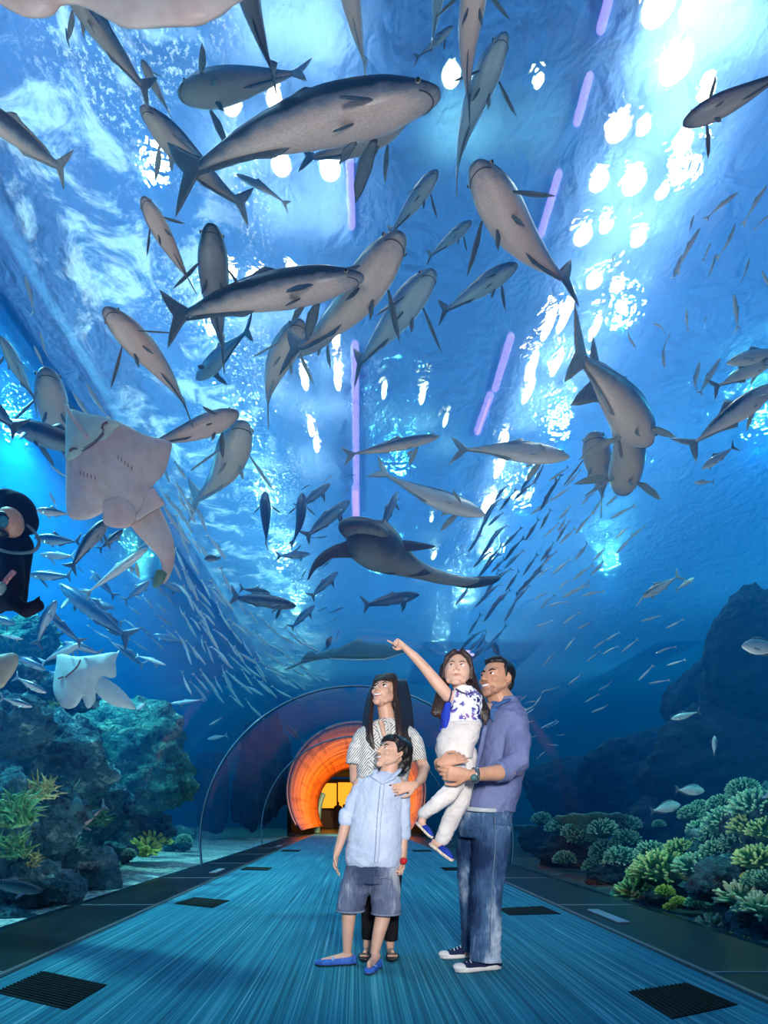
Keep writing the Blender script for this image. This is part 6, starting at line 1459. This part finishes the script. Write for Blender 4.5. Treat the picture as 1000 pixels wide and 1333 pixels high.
def tun(bm):
    rings_px(bm, Y, [(506, 936, 15, .065, 0), (505, 941, 23, .08, 0), (504, 946, 32, .09, 0), (503, 955, 38, .10, 0), (501, 985, 37, .11, 0), (498, 1020, 33, .108, 0), (497, 1060, 33, .115, 0), (496, 1100, 35, .125, 0), (496, 1118, 34, .125, 0)], 32)
    tube(bm, [A(475, 952), A(467, 964), A(462, 980), A(461, 995)], [(.040, .05), (.046, .055), (.048, .058), (.052, .062)], n=18, round_ends=False)
    tube(bm, [A(533, 952), A(540, 964), A(544, 978), A(545, 990)], [(.040, .05), (.046, .055), (.048, .058), (.052, .062)], n=18, round_ends=False)
o = piece('tunic', tun, TUN, mo, .0065, 3); fold_noise(o, .006, 9)
piece('neck_opening', lambda bm: tube(bm, smooth_path([tuple(A(496, 939, -.085)), tuple(A(500, 955, -.112)), tuple(A(503, 968, -.116))], 3), [(.016, .005), (.015, .005), (.014, .005), (.012, .005), (.010, .005), (.006, .005), (.003, .003)], side=(1, 0, 0), n=8), SK_W, o)
piece('collar_band', lambda bm: (tube(bm, [A(491, 940, -.07), A(494, 952, -.105), A(500, 968, -.12)], [(.010, .005)] * 3, side=(1, 0, 0), n=8), tube(bm, [A(505, 937, -.085), A(508, 950, -.112), A(504, 968, -.12)], [(.010, .005)] * 3, side=(1, 0, 0), n=8)), fabric('collar_cream', (.72, .70, .64)), o)
BLK = fabric('leggings_black', (.010, .010, .013), (.004, .004, .005))
def leg(bm):
    rings_px(bm, Y, [(496, 1095, 31, .115, 0), (496, 1120, 32, .12, 0)], 28)
    tube(bm, [A(484, 1115), A(483, 1160), A(481, 1190), A(480, 1222)], [(.085, .09), (.062, .07), (.052, .06), (.044, .05)], n=18, round_ends=False)
    tube(bm, [A(508, 1115), A(509, 1160), A(509, 1190), A(509, 1224)], [(.085, .09), (.062, .07), (.052, .06), (.044, .05)], n=18, round_ends=False)
piece('leggings', leg, BLK, mo, .0065, 3)
for bx in (475, 511):
    o = piece('sandal', lambda bm: tube(bm, [P(bx + 2, 1246, Y) * 1 + Vector((0, .05, 0)), P(bx, 1247, Y - .12), P(bx - 1, 1249, Y - .17)], [(.034, .012), (.040, .012), (.030, .010)], side=(1, 0, 0), n=12), simple('sandal_black', (.012, .010, .014), .4), mo)
    for v in o.data.vertices: v.co.z = max(v.co.z, .002)
    piece('strap', lambda bm: (tube(bm, [A(bx - 7, 1243, -.08), A(bx, 1239, -.085), A(bx + 7, 1243, -.08)], [(.008, .004)] * 3, n=6), tube(bm, [A(bx - 7, 1245, -.125), A(bx, 1241.5, -.13), A(bx + 7, 1245, -.125)], [(.008, .004)] * 3, n=6)), simple('sandal_black', (.012, .010, .014), .4), o)
# visitors far down the corridor, backlit silhouette put into their near-black colour
for px, lab, hgt in ((440, 'distant visitor painted as a dark silhouette standing before the orange windows', 1.72), (448, 'second distant visitor, shorter, at the counter by the orange windows', 1.55)):
    yy = 35.5; x = (px - VX) / F * yy
    v = empty('person', (x, yy, 0), lab, 'person')
    B_ = lambda dx, z, dy=0: Vector((x + dx, yy + dy, z * hgt / 1.72))
    def f_(bm):
        ell(bm, B_(0, 1.60), (.085, .10, .12)); tube(bm, [B_(0, 1.42), B_(0, 1.55)], [.055, .05]); tube(bm, [B_(0, 1.40), B_(0, 1.15), B_(0, .92)], [(.19, .11), (.15, .10), (.16, .11)], side=(1, 0, 0))
        for k in (-1, 1):
            tube(bm, [B_(k * .20, 1.38), B_(k * .25, 1.12), B_(k * .22, .88, -.06), B_(k * .21, .78, -.08)], [.05, .04, .032, .028]); tube(bm, [B_(k * .09, .90), B_(k * .10, .48), B_(k * .10, .08)], [.085, .06, .045]); tube(bm, [B_(k * .10, .05), B_(k * .10, .035, -.16)], [.045, .035])
    piece('body', f_, simple('visitor_silhouette', (.012, .008, .010), .8), v, .02, 3)
